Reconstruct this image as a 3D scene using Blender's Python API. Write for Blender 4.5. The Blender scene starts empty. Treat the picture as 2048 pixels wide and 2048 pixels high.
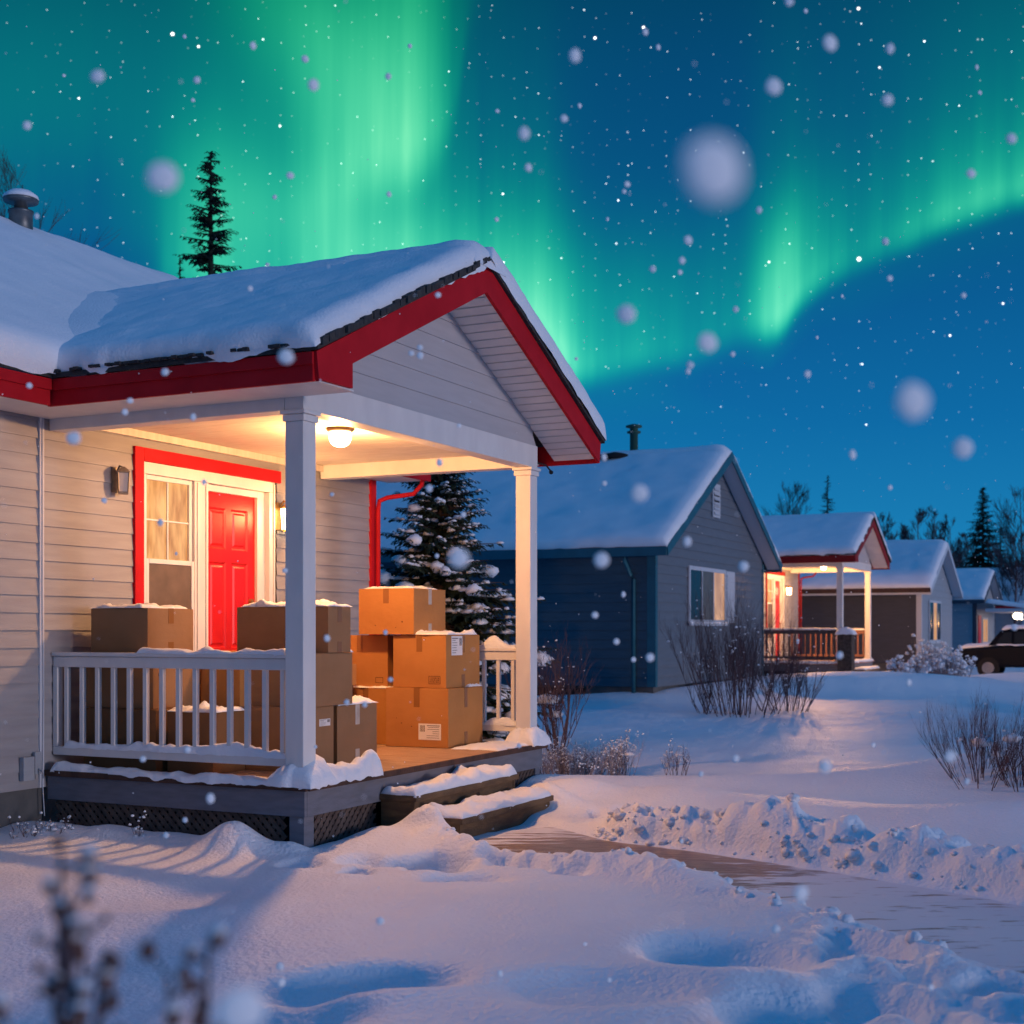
import bpy, math, random
import numpy as np
from mathutils import Vector, Matrix, Euler
C = bpy.context.scene.collection
sc = bpy.context.scene
R = math.radians
random.seed(7)
# ------------------------------------------------------------------ camera, sky, light
cam_d = bpy.data.cameras.new('camera'); cam = bpy.data.objects.new('camera', cam_d); C.objects.link(cam)
CAMZ = 1.53; FP = 2726.0; HY = 1262.0
cam.location = (0, 0, CAMZ); cam.rotation_euler = (R(90), 0, 0)
cam_d.sensor_width = 36; cam_d.lens = FP/2048*36; cam_d.shift_y = (HY-1024)/2048
cam_d.clip_start = .05; cam_d.clip_end = 6000
cam_d.dof.use_dof = True; cam_d.dof.focus_distance = 10.8; cam_d.dof.aperture_fstop = 2.6
sc.camera = cam
sc.view_settings.view_transform = 'Standard'; sc.view_settings.look = 'None'
sc.view_settings.exposure = 0; sc.view_settings.gamma = 1
sc.render.engine = 'CYCLES'
sc.cycles.use_denoising = True
sc.cycles.max_bounces = 6; sc.cycles.diffuse_bounces = 3; sc.cycles.glossy_bounces = 2
sc.cycles.transparent_max_bounces = 8; sc.cycles.sample_clamp_indirect = 4
sc.cycles.caustics_reflective = False; sc.cycles.caustics_refractive = False

W = bpy.data.worlds.new("World"); sc.world = W; W.use_nodes = True
def build_world():
    nt = W.node_tree; N = nt.nodes; Lk = nt.links; N.clear()
    def new(t): return N.new(t)
    def M(op, a, b=None, c=None, clamp=False):
        n = new('ShaderNodeMath'); n.operation = op; n.use_clamp = clamp
        for i, v in enumerate((a, b, c)):
            if v is None: continue
            if isinstance(v, (int, float)): n.inputs[i].default_value = v
            else: Lk.new(v, n.inputs[i])
        return n.outputs[0]
    tc = new('ShaderNodeTexCoord'); sp = new('ShaderNodeSeparateXYZ'); Lk.new(tc.outputs['Generated'], sp.inputs[0])
    x, y, z = sp.outputs
    az = M('ARCTAN2', x, y)
    hyp = M('SQRT', M('ADD', M('MULTIPLY', x, x), M('MULTIPLY', y, y)))
    el = M('MINIMUM', M('DIVIDE', z, M('MAXIMUM', hyp, .05)), 4.0)
    def px2(px, py):
        a = math.atan((px-1024)/FP); return a, (HY-py)/FP*math.cos(a)
    azn = M('ADD', az, .5, clamp=True)
    def fcurve(pts, inp):
        n = new('ShaderNodeFloatCurve'); c = n.mapping.curves[0]
        n.mapping.use_clip = False
        pts = sorted(pts)
        c.points[0].location = pts[0]; c.points[1].location = pts[-1]
        for p in pts[1:-1]: c.points.new(*p)
        n.mapping.extend = 'HORIZONTAL'; n.mapping.update(); Lk.new(inp, n.inputs['Value']); return n.outputs[0]
    cmb = new('ShaderNodeCombineXYZ'); Lk.new(az, cmb.inputs[0]); Lk.new(el, cmb.inputs[1])
    def noise(sx, sy, det=2, off=0, rough=.5):
        m = new('ShaderNodeMapping'); Lk.new(cmb.outputs[0], m.inputs[0]); m.inputs['Scale'].default_value = (sx, sy, 1)
        m.inputs['Location'].default_value = (off, off*1.7, off*.3)
        n = new('ShaderNodeTexNoise'); n.inputs['Scale'].default_value = 1; n.inputs['Detail'].default_value = det
        n.inputs['Roughness'].default_value = rough
        Lk.new(m.outputs[0], n.inputs[0]); return n.outputs[0]
    rays = noise(64, 1.6, 4, 3.1, .6); rays2 = noise(19, 1.1, 3, 9.7); wob = noise(9, 6, 2, 5)
    def curtain(edge, inten, length, soft, rayamt):
        # edge: [(px,py)], inten: [(px,I)], length: [(px, L in px)]
        e = fcurve([(px2(p, q)[0]+.5, px2(p, q)[1]*2) for p, q in edge], azn)
        I = fcurve([(px2(p, 0)[0]+.5, v/1.5) for p, v in inten], azn)
        L = fcurve([(px2(p, 0)[0]+.5, v/FP*4) for p, v in length], azn)
        e = M('MULTIPLY', e, .5); I = M('MULTIPLY', I, 1.5); L = M('MAXIMUM', M('MULTIPLY', L, .25), .01)
        d = M('SUBTRACT', el, e)
        d = M('ADD', d, M('MULTIPLY', M('SUBTRACT', wob, .5), .018))
        up = M('POWER', 2.718, M('MULTIPLY', M('DIVIDE', M('MAXIMUM', d, 0), L), -1))
        sm = new('ShaderNodeMapRange'); sm.interpolation_type = 'SMOOTHERSTEP'; Lk.new(d, sm.inputs[0])
        sm.inputs[1].default_value = -soft; sm.inputs[2].default_value = soft
        r = M('ADD', M('MULTIPLY', M('SUBTRACT', rays, .5), rayamt*4.2), M('MULTIPLY', M('SUBTRACT', rays2, .5), rayamt*4.2))
        r = M('MAXIMUM', M('ADD', r, 1.0), .1)
        return M('MULTIPLY', M('MULTIPLY', M('MULTIPLY', up, sm.outputs[0]), I), r)
    def blob(px, py, sx, sy, amp, rot=0):
        a, e = px2(px, py)
        dx = M('SUBTRACT', az, a); dy = M('SUBTRACT', el, e)
        cr, sr = math.cos(R(rot)), math.sin(R(rot))
        ux = M('ADD', M('MULTIPLY', dx, cr), M('MULTIPLY', dy, sr)); uy = M('SUBTRACT', M('MULTIPLY', dy, cr), M('MULTIPLY', dx, sr))
        q = M('ADD', M('POWER', M('DIVIDE', M('ABSOLUTE', ux), sx/FP), 2), M('POWER', M('DIVIDE', M('ABSOLUTE', uy), sy/FP), 2))
        return M('MULTIPLY', M('POWER', 2.718, M('MULTIPLY', q, -.5)), amp)
    parts = [
        curtain([(-340, 500), (700, 800), (950, 800), (1060, 790), (1150, 765), (1250, 738), (1400, 708), (1500, 672), (1548, 668), (1600, 606), (1700, 530), (1850, 462), (2048, 385), (2400, 260)],
                [(-340, 0), (850, 0), (980, .75), (1100, .9), (1180, .62), (1300, .42), (1420, .28), (1500, .42), (1530, .85), (1560, 1.0), (1620, .72), (1740, .5), (1850, .62), (1950, .86), (2048, .9), (2400, .4)],
                [(-340, 200), (950, 190), (1080, 170), (1150, 100), (1280, 90), (1450, 110), (1550, 140), (1650, 115), (1750, 90), (1900, 85), (2048, 90), (2400, 90)], .017, .30),
        curtain([(-340, 560), (300, 560), (500, 600), (700, 640), (900, 640), (1050, 680), (1160, 740), (2400, 740)],
                [(-340, 0), (295, 0), (325, .22), (350, .42), (375, .66), (450, .60), (520, .55), (580, .65), (640, 1.1), (720, 1.05), (850, .95), (1000, .82), (1100, .7), (1170, .1), (1230, 0), (2400, 0)],
                [(-340, 200), (320, 120), (420, 150), (560, 170), (620, 230), (700, 210), (850, 180), (950, 140), (1100, 120), (2400, 100)], .02, .26),
        curtain([(-340, 300), (500, 420), (650, 400), (740, 370), (820, 350), (880, 300), (920, 180), (960, 0), (2400, -200)],
                [(-340, 0), (540, .02), (620, .22), (700, .45), (760, .66), (830, .62), (880, .38), (920, .14), (970, .03), (1030, 0), (2400, 0)],
                [(-340, 200), (600, 300), (740, 330), (830, 420), (900, 400), (2400, 100)], .034, .26),
        blob(440, 420, 85, 110, .34), blob(330, 170, 400, 230, .13), blob(-50, 240, 260, 150, .09), blob(610, 60, 85, 150, .34, 30), blob(600, 330, 120, 180, .08),
        blob(2080, 120, 240, 180, .09), blob(1750, 430, 260, 90, .07, 24), blob(1030, 560, 130, 90, .25, -40), blob(760, 640, 260, 120, .08),
        blob(790, 180, 70, 190, .25), blob(720, 470, 150, 60, .26, -14), blob(1300, 610, 150, 110, .10), blob(1560, 540, 28, 90, .35, -10),
    ]
    A = parts[0]
    for p in parts[1:]: A = M('ADD', A, p)
    side = new('ShaderNodeMapRange'); side.interpolation_type = 'SMOOTHSTEP'; Lk.new(M('ABSOLUTE', az), side.inputs[0])
    side.inputs[1].default_value = .42; side.inputs[2].default_value = .75; side.inputs[3].default_value = 1; side.inputs[4].default_value = .12
    A = M('MAXIMUM', M('MINIMUM', M('MULTIPLY', A, side.outputs[0]), 1.2), 0)
    # base sky by elevation
    ramp = new('ShaderNodeValToRGB'); Lk.new(M('MULTIPLY', el, .5, clamp=True), ramp.inputs[0])
    cr = ramp.color_ramp
    stops = [(0, (.018, .225, .47)), (.035, (.010, .205, .46)), (.075, (.0045, .145, .38)), (.13, (.0025, .095, .27)), (.2, (.0015, .066, .19)), (.235, (.001, .055, .14)), (.34, (.003, .070, .20)), (.6, (.006, .145, .42)), (1, (.006, .165, .49))]
    cr.elements[0].position = 0; cr.elements[0].color = stops[0][1]+(1,)
    cr.elements[1].position = 1; cr.elements[1].color = stops[-1][1]+(1,)
    for p, c in stops[1:-1]:
        e = cr.elements.new(p); e.color = c+(1,)
    # dusk afterglow low in the sky behind the camera
    back = M('MAXIMUM', M('MULTIPLY', M('ADD', M('MULTIPLY', y, -.8), M('MULTIPLY', x, .6)), 1.0), 0)
    glow = M('MULTIPLY', M('POWER', back, 1.5), M('POWER', 2.718, M('MULTIPLY', M('MAXIMUM', el, 0), -2.0)))
    comb = new('ShaderNodeCombineXYZ')
    Lk.new(M('ADD', M('MULTIPLY', M('POWER', A, 3.2), .10), M('MULTIPLY', glow, .07)), comb.inputs[0])
    Lk.new(M('ADD', M('MULTIPLY', A, .64), M('MULTIPLY', glow, .07)), comb.inputs[1])
    Lk.new(M('ADD', M('MULTIPLY', M('POWER', A, 1.7), .19), M('MULTIPLY', glow, .12)), comb.inputs[2])
    # stars
    sky = new('ShaderNodeVectorMath'); sky.operation = 'ADD'; Lk.new(ramp.outputs[0], sky.inputs[0]); Lk.new(comb.outputs[0], sky.inputs[1])
    out = sky.outputs[0]
    dens = noise(5, 5, 2, 21)
    for cell, rad, amp, pw, off in ((.0165, .0005, 2.2, 12, 1.3), (.043, .0007, 6.5, 9, 7.7), (.0085, .0004, 1.5, 7, 4.4)):
        m = new('ShaderNodeMapping'); Lk.new(cmb.outputs[0], m.inputs[0]); m.inputs['Location'].default_value = (off, off, 0); 
        v = new('ShaderNodeTexVoronoi'); v.voronoi_dimensions = '2D'; v.inputs['Scale'].default_value = 1/cell; Lk.new(m.outputs[0], v.inputs['Vector'])
        dd = M('MULTIPLY', v.outputs['Distance'], cell)
        s = M('SUBTRACT', 1.0, M('DIVIDE', dd, rad), clamp=True)
        s3 = new('ShaderNodeSeparateXYZ'); Lk.new(v.outputs['Color'], s3.inputs[0])
        b = M('MULTIPLY', M('POWER', s3.outputs[0], pw), amp)
        gate = M('GREATER_THAN', M('MULTIPLY', s3.outputs[1], M('ADD', dens, .25)), .22)
        lift = new('ShaderNodeMapRange'); Lk.new(el, lift.inputs[0]); lift.inputs[1].default_value = .10; lift.inputs[2].default_value = .26
        b = M('MULTIPLY', M('MULTIPLY', b, gate), lift.outputs[0])
        st = M('MULTIPLY', M('POWER', s, .6), M('MULTIPLY', b, 1.9))
        cst = new('ShaderNodeCombineXYZ'); Lk.new(st, cst.inputs[0]); Lk.new(M('MULTIPLY', st, 1.1), cst.inputs[1]); Lk.new(M('MULTIPLY', st, 1.15), cst.inputs[2])
        ad = new('ShaderNodeVectorMath'); ad.operation = 'ADD'; Lk.new(out, ad.inputs[0]); Lk.new(cst.outputs[0], ad.inputs[1]); out = ad.outputs[0]
    for (px, py, q_, am) in ((345, 68, 3.2, 6), (397, 93, 2.6, 3), (1718, 518, 3.6, 8), (1190, 76, 2.8, 4), (1287, 55, 2.8, 4), (1717, 17, 2.8, 4), (560, 252, 2.4, 2.5), (1900, 671, 2.2, 2.5), (1759, 135, 2.2, 2.2), (2006, 607, 2.4, 2), (1538, 524, 2.4, 2)):
        bs = blob(px, py, q_*.42, q_*.42, am*2.2)
        ad = new('ShaderNodeVectorMath'); ad.operation = 'ADD'; Lk.new(out, ad.inputs[0]); cst = new('ShaderNodeCombineXYZ')
        for i_ in range(3): Lk.new(bs, cst.inputs[i_])
        Lk.new(cst.outputs[0], ad.inputs[1]); out = ad.outputs[0]
    bg = new('ShaderNodeBackground'); bg.inputs[1].default_value = 1.0; Lk.new(out, bg.inputs[0])
    o = new('ShaderNodeOutputWorld'); Lk.new(bg.outputs[0], o.inputs[0])
    W.cycles.sampling_method = 'MANUAL'; W.cycles.sample_map_resolution = 512
build_world()
# weak dusk light from low on the right behind the camera
sd = bpy.data.lights.new('sun', 'SUN'); sd.energy = .92; sd.angle = R(9); sd.color = (1, .86, .94)
sun = bpy.data.objects.new('sun', sd); C.objects.link(sun)
sdir = Vector((.86, -.51, math.tan(R(4.5)))).normalized()
sun.rotation_euler = sdir.to_track_quat('Z', 'Y').to_euler()

# ------------------------------------------------------------------ materials
def mat(name, c1, c2=None, scale=6, rough=.7, bump=0, bscale=60, stretch=(1, 1, 1), spec=.3, detail=4, metal=0, emis=None, estr=0, bdist=.01, thr=None, coord='Object'):
    m = bpy.data.materials.new(name); m.use_nodes = True; nt = m.node_tree; p = nt.nodes['Principled BSDF']
    p.inputs['Base Color'].default_value = (*c1, 1); p.inputs['Roughness'].default_value = rough
    p.inputs['Specular IOR Level'].default_value = spec; p.inputs['Metallic'].default_value = metal
    if emis: p.inputs['Emission Color'].default_value = (*emis, 1); p.inputs['Emission Strength'].default_value = estr
    if c2 or bump:
        tc = nt.nodes.new('ShaderNodeTexCoord'); mp = nt.nodes.new('ShaderNodeMapping'); mp.inputs['Scale'].default_value = stretch
        nt.links.new(tc.outputs[coord], mp.inputs[0])
    if c2:
        n = nt.nodes.new('ShaderNodeTexNoise'); n.inputs['Scale'].default_value = scale; n.inputs['Detail'].default_value = detail
        nt.links.new(mp.outputs[0], n.inputs[0])
        r = nt.nodes.new('ShaderNodeValToRGB'); a, b = thr or (.32, .68)
        r.color_ramp.elements[0].position = a; r.color_ramp.elements[1].position = b
        r.color_ramp.elements[0].color = (*c1, 1); r.color_ramp.elements[1].color = (*c2, 1)
        nt.links.new(n.outputs[0], r.inputs[0]); nt.links.new(r.outputs[0], p.inputs['Base Color'])
    if bump:
        n2 = nt.nodes.new('ShaderNodeTexNoise'); n2.inputs['Scale'].default_value = bscale; n2.inputs['Detail'].default_value = 4
        nt.links.new(mp.outputs[0], n2.inputs[0])
        b = nt.nodes.new('ShaderNodeBump'); b.inputs['Strength'].default_value = bump; b.inputs['Distance'].default_value = bdist
        nt.links.new(n2.outputs[0], b.inputs['Height']); nt.links.new(b.outputs[0], p.inputs['Normal'])
    return m
m_snow = mat('snow', (.84, .86, .90), (.78, .81, .86), 3, .55, .35, 45, spec=.25, bdist=.02)
m_gsnow = mat('ground_snow', (.86, .87, .90), (.80, .82, .87), 1.2, .55, .6, 34, spec=.3, bdist=.025)
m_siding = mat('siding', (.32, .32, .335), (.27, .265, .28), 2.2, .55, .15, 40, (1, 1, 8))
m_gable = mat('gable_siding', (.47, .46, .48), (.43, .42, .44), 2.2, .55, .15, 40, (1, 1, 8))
m_white = mat('white_paint', (.74, .72, .70), (.66, .64, .63), 5, .45, .12, 60, (1, 1, .4))
m_ceil = mat('ceiling_boards', (.70, .64, .56), (.60, .54, .46), 4, .5, .2, 20, (6, 1, 1))
m_red = mat('red_paint', (.52, .012, .02), (.42, .008, .014), 4, .6, .12, 30, spec=.12)
m_dred = mat('dark_red_paint', (.26, .02, .02), rough=.6, spec=.1)
m_door = mat('door_red_paint', (.60, .015, .015), (.52, .010, .012), 3, .35, .05, 20)
m_shingle = mat('shingle', (.03, .03, .035), (.06, .055, .05), 20, .85, .6, 50)
m_dgrey = mat('deck_skirt_paint', (.17, .18, .22), (.13, .14, .17), 5, .6, .2, 30, (1, 1, 5))
m_deck = mat('deck_wood', (.46, .30, .19), (.30, .18, .11), 5, .6, .3, 30, (8, 1, 8))
m_dbrown = mat('dark_brown_edge', (.10, .05, .035), (.05, .03, .025), 9, .8, .5, 40)
m_lattice = mat('lattice_wood', (.13, .095, .08), (.07, .05, .045), 9, .8, .4, 40)
m_step = mat('step_wood', (.16, .10, .05), (.085, .052, .03), 5, .7, .5, 30, (1, 1, 4))
m_found = mat('concrete', (.13, .13, .13), (.08, .085, .09), 5, .9, .4, 20)
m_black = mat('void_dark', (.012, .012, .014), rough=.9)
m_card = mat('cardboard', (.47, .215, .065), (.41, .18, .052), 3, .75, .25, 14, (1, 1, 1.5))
m_card2 = mat('cardboard_shaded', (.32, .175, .085), (.28, .15, .07), 3, .75, .25, 14, (1, 1, 1.5))  # cardboard darkened for stacks facing away from the lamp, shade in the colour
m_card3 = mat('cardboard_deep_shade', (.21, .105, .045), (.18, .09, .038), 3, .75, .25, 14, (1, 1, 1.5))  # darker still: shade behind the railing and between stacks put into the colour
m_tape = mat('brown_tape', (.27, .12, .04), rough=.25, spec=.5)
m_tapew = mat('clear_tape', (.60, .52, .43), (.45, .36, .28), 14, .2, spec=.6)
m_label = mat('label_paper', (.78, .76, .74), rough=.6)
m_ink = mat('ink', (.05, .035, .03), rough=.8)
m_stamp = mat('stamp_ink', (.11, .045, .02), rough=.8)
m_brass = mat('aged_brass', (.42, .24, .08), (.30, .17, .06), 20, .35, spec=.6, metal=.6)
m_pewter = mat('weathered_lantern_metal', (.30, .25, .20), (.2, .17, .14), 20, .5, metal=.4)
m_frost = mat('frosted_lantern_glass', (.50, .46, .42), rough=.2, spec=.6)
def emat(name, col, s): return mat(name, (.8, .75, .7), rough=.4, emis=col, estr=s)
m_globe = emat('lit_globe_glass', (1, .82, .58), 6)
m_globe2 = emat('lit_lantern_glass', (1, .72, .38), 14)
m_glassdark = mat('dark_window_glass', (.02, .025, .03), rough=.12, spec=.2)
m_screen = mat('insect_screen', (.16, .12, .09), (.11, .085, .06), 6, .35, spec=.5)
def window_glow(name, c_lo, c_hi, s, scale=2.2, stretch=(1, 1, .5)):
    m = bpy.data.materials.new(name); m.use_nodes = True; nt = m.node_tree; p = nt.nodes['Principled BSDF']
    tc = nt.nodes.new('ShaderNodeTexCoord'); mp = nt.nodes.new('ShaderNodeMapping'); mp.inputs['Scale'].default_value = stretch
    n = nt.nodes.new('ShaderNodeTexNoise'); n.inputs['Scale'].default_value = scale; n.inputs['Detail'].default_value = 3
    r = nt.nodes.new('ShaderNodeValToRGB'); r.color_ramp.elements[0].position = .35; r.color_ramp.elements[1].position = .65
    r.color_ramp.elements[0].color = (*c_lo, 1); r.color_ramp.elements[1].color = (*c_hi, 1)
    nt.links.new(tc.outputs['Object'], mp.inputs[0]); nt.links.new(mp.outputs[0], n.inputs[0]); nt.links.new(n.outputs[0], r.inputs[0])
    nt.links.new(r.outputs[0], p.inputs['Emission Color']); p.inputs['Emission Strength'].default_value = s
    p.inputs['Base Color'].default_value = (.10, .07, .045, 1); p.inputs['Roughness'].default_value = .08; p.inputs['Specular IOR Level'].default_value = .7
    return m
m_lit = window_glow('lit_curtain_glass', (.45, .18, .05), (1.0, .52, .18), .95, 3, (3, 3, .8))
m_lit2 = window_glow('lit_room_glass', (.55, .24, .09), (1, .5, .22), .7, 1.5)
m_bark = mat('bark', (.045, .03, .028), (.09, .065, .06), 15, .9, .5, 60)
m_twig = mat('twig', (.075, .045, .05), (.13, .08, .085), 12, .85)
m_twigf = mat('frosted_twig', (.20, .15, .16), (.42, .38, .40), 20, .8)
m_seed = mat('dry_seed_heads', (.12, .055, .045), (.22, .13, .11), 30, .85)
m_needle = mat('needles', (.018, .035, .022), (.035, .055, .03), 8, .8)
m_needle_far = mat('far_needles', (.010, .022, .018), (.02, .035, .024), 3, .9)
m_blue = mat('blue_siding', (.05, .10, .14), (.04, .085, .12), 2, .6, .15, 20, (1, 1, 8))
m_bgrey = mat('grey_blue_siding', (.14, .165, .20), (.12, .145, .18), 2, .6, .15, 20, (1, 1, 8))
m_teal = mat('teal_trim', (.022, .12, .17), (.018, .10, .14), 4, .5)
m_wtrim = mat('pale_trim', (.52, .55, .60), rough=.5)
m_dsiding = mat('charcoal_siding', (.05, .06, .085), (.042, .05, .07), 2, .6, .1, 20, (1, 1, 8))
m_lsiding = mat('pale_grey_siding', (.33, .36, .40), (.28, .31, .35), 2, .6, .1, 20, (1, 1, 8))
m_dkfence = mat('dark_fence_wood', (.045, .045, .055), (.07, .07, .08), 6, .8)
m_brick = mat('dark_stone', (.035, .03, .03), (.085, .075, .07), 12, .85, .6, 16)
m_car = mat('black_car_paint', (.004, .005, .009), rough=.35, spec=.15)
m_rubber = mat('rubber', (.015, .015, .016), rough=.85)
m_chrome = mat('chrome', (.35, .36, .38), rough=.2, metal=.9)
m_pipe = mat('galvanised_pipe', (.16, .18, .19), (.10, .11, .12), 8, .45, metal=.6)
m_greenp = mat('green_vent_pipe', (.03, .09, .07), rough=.6)
m_redrail = mat('reddish_rail_wood', (.28, .14, .11), (.22, .11, .09), 6, .6)

# ------------------------------------------------------------------ helpers
def hash2(ix, iy, seed):
    n = (ix.astype(np.int64)*374761393 + iy.astype(np.int64)*668265263 + seed*982451653) & 0x7fffffff
    n = ((n ^ (n >> 13))*1274126177) & 0x7fffffff
    n = n ^ (n >> 16)
    return (n & 0xffff)/65535.0
def vnoise(x, y, seed=0):
    x = np.asarray(x, float); y = np.asarray(y, float)
    ix = np.floor(x); iy = np.floor(y); fx = x-ix; fy = y-iy
    fx = fx*fx*fx*(fx*(fx*6-15)+10); fy = fy*fy*fy*(fy*(fy*6-15)+10)
    ix = ix.astype(np.int64); iy = iy.astype(np.int64)
    a = hash2(ix, iy, seed); b = hash2(ix+1, iy, seed); c = hash2(ix, iy+1, seed); d = hash2(ix+1, iy+1, seed)
    return (a*(1-fx)+b*fx)*(1-fy)+(c*(1-fx)+d*fx)*fy
def fbm(x, y, seed=0, oct=4, g=.5):
    s = 0; a = 1; t = 0
    for i in range(oct):
        s = s+a*vnoise(x*2**i+i*17.3, y*2**i-i*9.1, seed+i); t += a; a *= g
    return s/t-.5
class MB:
    def __init__(s): s.v = []; s.f = []; s.mi = []
    def poly(s, pts, mi=0):
        b = len(s.v); s.v += [tuple(p) for p in pts]; s.f.append(tuple(range(b, b+len(pts)))); s.mi.append(mi)
    def box(s, x0, x1, y0, y1, z0, z1, mi=0):
        b = len(s.v)
        s.v += [(x0, y0, z0), (x1, y0, z0), (x1, y1, z0), (x0, y1, z0), (x0, y0, z1), (x1, y0, z1), (x1, y1, z1), (x0, y1, z1)]
        for f in ((3, 2, 1, 0), (4, 5, 6, 7), (0, 1, 5, 4), (1, 2, 6, 5), (2, 3, 7, 6), (3, 0, 4, 7)):
            s.f.append(tuple(b+i for i in f)); s.mi.append(mi)
    def prism(s, pts, ext, mi=0):
        """closed polygon pts (3d) extruded by vector ext"""
        n = len(pts); b = len(s.v); e = Vector(ext)
        s.v += [tuple(p) for p in pts]+[tuple(Vector(p)+e) for p in pts]
        s.f.append(tuple(b+i for i in range(n))[::-1]); s.f.append(tuple(b+n+i for i in range(n))); s.mi += [mi, mi]
        for i in range(n):
            j = (i+1) % n; s.f.append((b+i, b+j, b+n+j, b+n+i)); s.mi.append(mi)
    def tube(s, pts, rads, k=5, mi=0):
        b = len(s.v); n = len(pts); pts = [Vector(p) for p in pts]
        for i, p in enumerate(pts):
            t = (pts[min(i+1, n-1)]-pts[max(i-1, 0)])
            if t.length < 1e-9: t = Vector((0, 0, 1))
            t.normalize(); a = t.orthogonal().normalized() if abs(t.z) > .9 else Vector((0, 0, 1)).cross(t).normalized(); c = t.cross(a)
            r = rads[i] if hasattr(rads, '__len__') else rads
            for j in range(k):
                w = 2*math.pi*j/k; s.v.append(tuple(p+a*(r*math.cos(w))+c*(r*math.sin(w))))
        for i in range(n-1):
            for j in range(k):
                q = (j+1) % k; s.f.append((b+i*k+j, b+i*k+q, b+(i+1)*k+q, b+(i+1)*k+j)); s.mi.append(mi)
        s.f.append(tuple(b+j for j in range(k))[::-1]); s.mi.append(mi)
        s.f.append(tuple(b+(n-1)*k+j for j in range(k))); s.mi.append(mi)
    def lathe(s, cx, cy, prof, k=16, mi=0, sx=1, sy=1):
        b = len(s.v)
        for r, z in prof:
            for j in range(k):
                w = 2*math.pi*j/k; s.v.append((cx+r*sx*math.cos(w), cy+r*sy*math.sin(w), z))
        for i in range(len(prof)-1):
            for j in range(k):
                q = (j+1) % k; s.f.append((b+i*k+j, b+i*k+q, b+(i+1)*k+q, b+(i+1)*k+j)); s.mi.append(mi)
        s.f.append(tuple(b+j for j in range(k))[::-1]); s.mi.append(mi)
        s.f.append(tuple(b+(len(prof)-1)*k+j for j in range(k))); s.mi.append(mi)
    def blob(s, c, rx, ry, rz, rng, k=8, rows=5, jit=.2, mi=0, flat=-.35):
        b = len(s.v); n = 0
        for i in range(rows+1):
            ph = -math.pi/2+math.pi*i/rows
            for j in range(k):
                w = 2*math.pi*(j+.5*(i % 2))/k; q = 1+rng.uniform(-jit, jit)
                zz = math.sin(ph); zz = max(zz, flat)
                s.v.append((c[0]+rx*q*math.cos(ph)*math.cos(w), c[1]+ry*q*math.cos(ph)*math.sin(w), c[2]+rz*q*zz))
        for i in range(rows):
            for j in range(k):
                q = (j+1) % k; s.f.append((b+i*k+j, b+i*k+q, b+(i+1)*k+q, b+(i+1)*k+j)); s.mi.append(mi)
    def build(s, name, mats, parent=None, smooth=False, bevel=0, loc=None, rotz=None, auto=None):
        me = bpy.data.meshes.new(name); me.from_pydata(s.v, [], s.f)
        if not isinstance(mats, (list, tuple)): mats = [mats]
        for m in mats: me.materials.append(m)
        if len(mats) > 1: me.polygons.foreach_set('material_index', s.mi)
        if smooth: me.polygons.foreach_set('use_smooth', [True]*len(me.polygons))
        me.update()
        o = bpy.data.objects.new(name, me); C.objects.link(o)
        if parent: o.parent = parent
        if loc: o.location = loc
        if rotz is not None: o.rotation_euler.z = rotz
        if bevel:
            b = o.modifiers.new('bevel', 'BEVEL'); b.width = bevel; b.segments = 2; b.limit_method = 'ANGLE'; b.angle_limit = R(40)
            for p in me.polygons: p.use_smooth = False
        return o
def tag(o, label=None, cat=None, group=None, kind=None):
    if label: o['label'] = label
    if cat: o['category'] = cat
    if group: o['group'] = group
    if kind: o['kind'] = kind
    return o
def empty(name, loc, rz=0, **k):
    o = bpy.data.objects.new(name, None); C.objects.link(o); o.location = loc; o.rotation_euler.z = rz; o.empty_display_size = .2
    return tag(o, **k)
def grid_mesh(name, V, ni, nj, m, parent=None, smooth=True, wrap=False):
    V = np.asarray(V, float).reshape(-1, 3)
    i = np.arange(ni-1)[:, None]; j = np.arange(nj if wrap else nj-1)[None, :]; j2 = (j+1) % nj
    F = np.stack([i*nj+j, (i+1)*nj+j, (i+1)*nj+j2, i*nj+j2], -1).reshape(-1, 4)
    me = bpy.data.meshes.new(name); me.vertices.add(len(V)); me.vertices.foreach_set('co', V.ravel())
    me.loops.add(F.size); me.loops.foreach_set('vertex_index', F.ravel().astype(np.int32))
    me.polygons.add(len(F)); me.polygons.foreach_set('loop_start', np.arange(0, F.size, 4, dtype=np.int32))
    me.polygons.foreach_set('loop_total', np.full(len(F), 4, dtype=np.int32))
    if smooth: me.polygons.foreach_set('use_smooth', np.ones(len(F), bool))
    me.materials.append(m); me.update(calc_edges=True); me.validate()
    o = bpy.data.objects.new(name, me); C.objects.link(o)
    if parent: o.parent = parent
    return o
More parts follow.
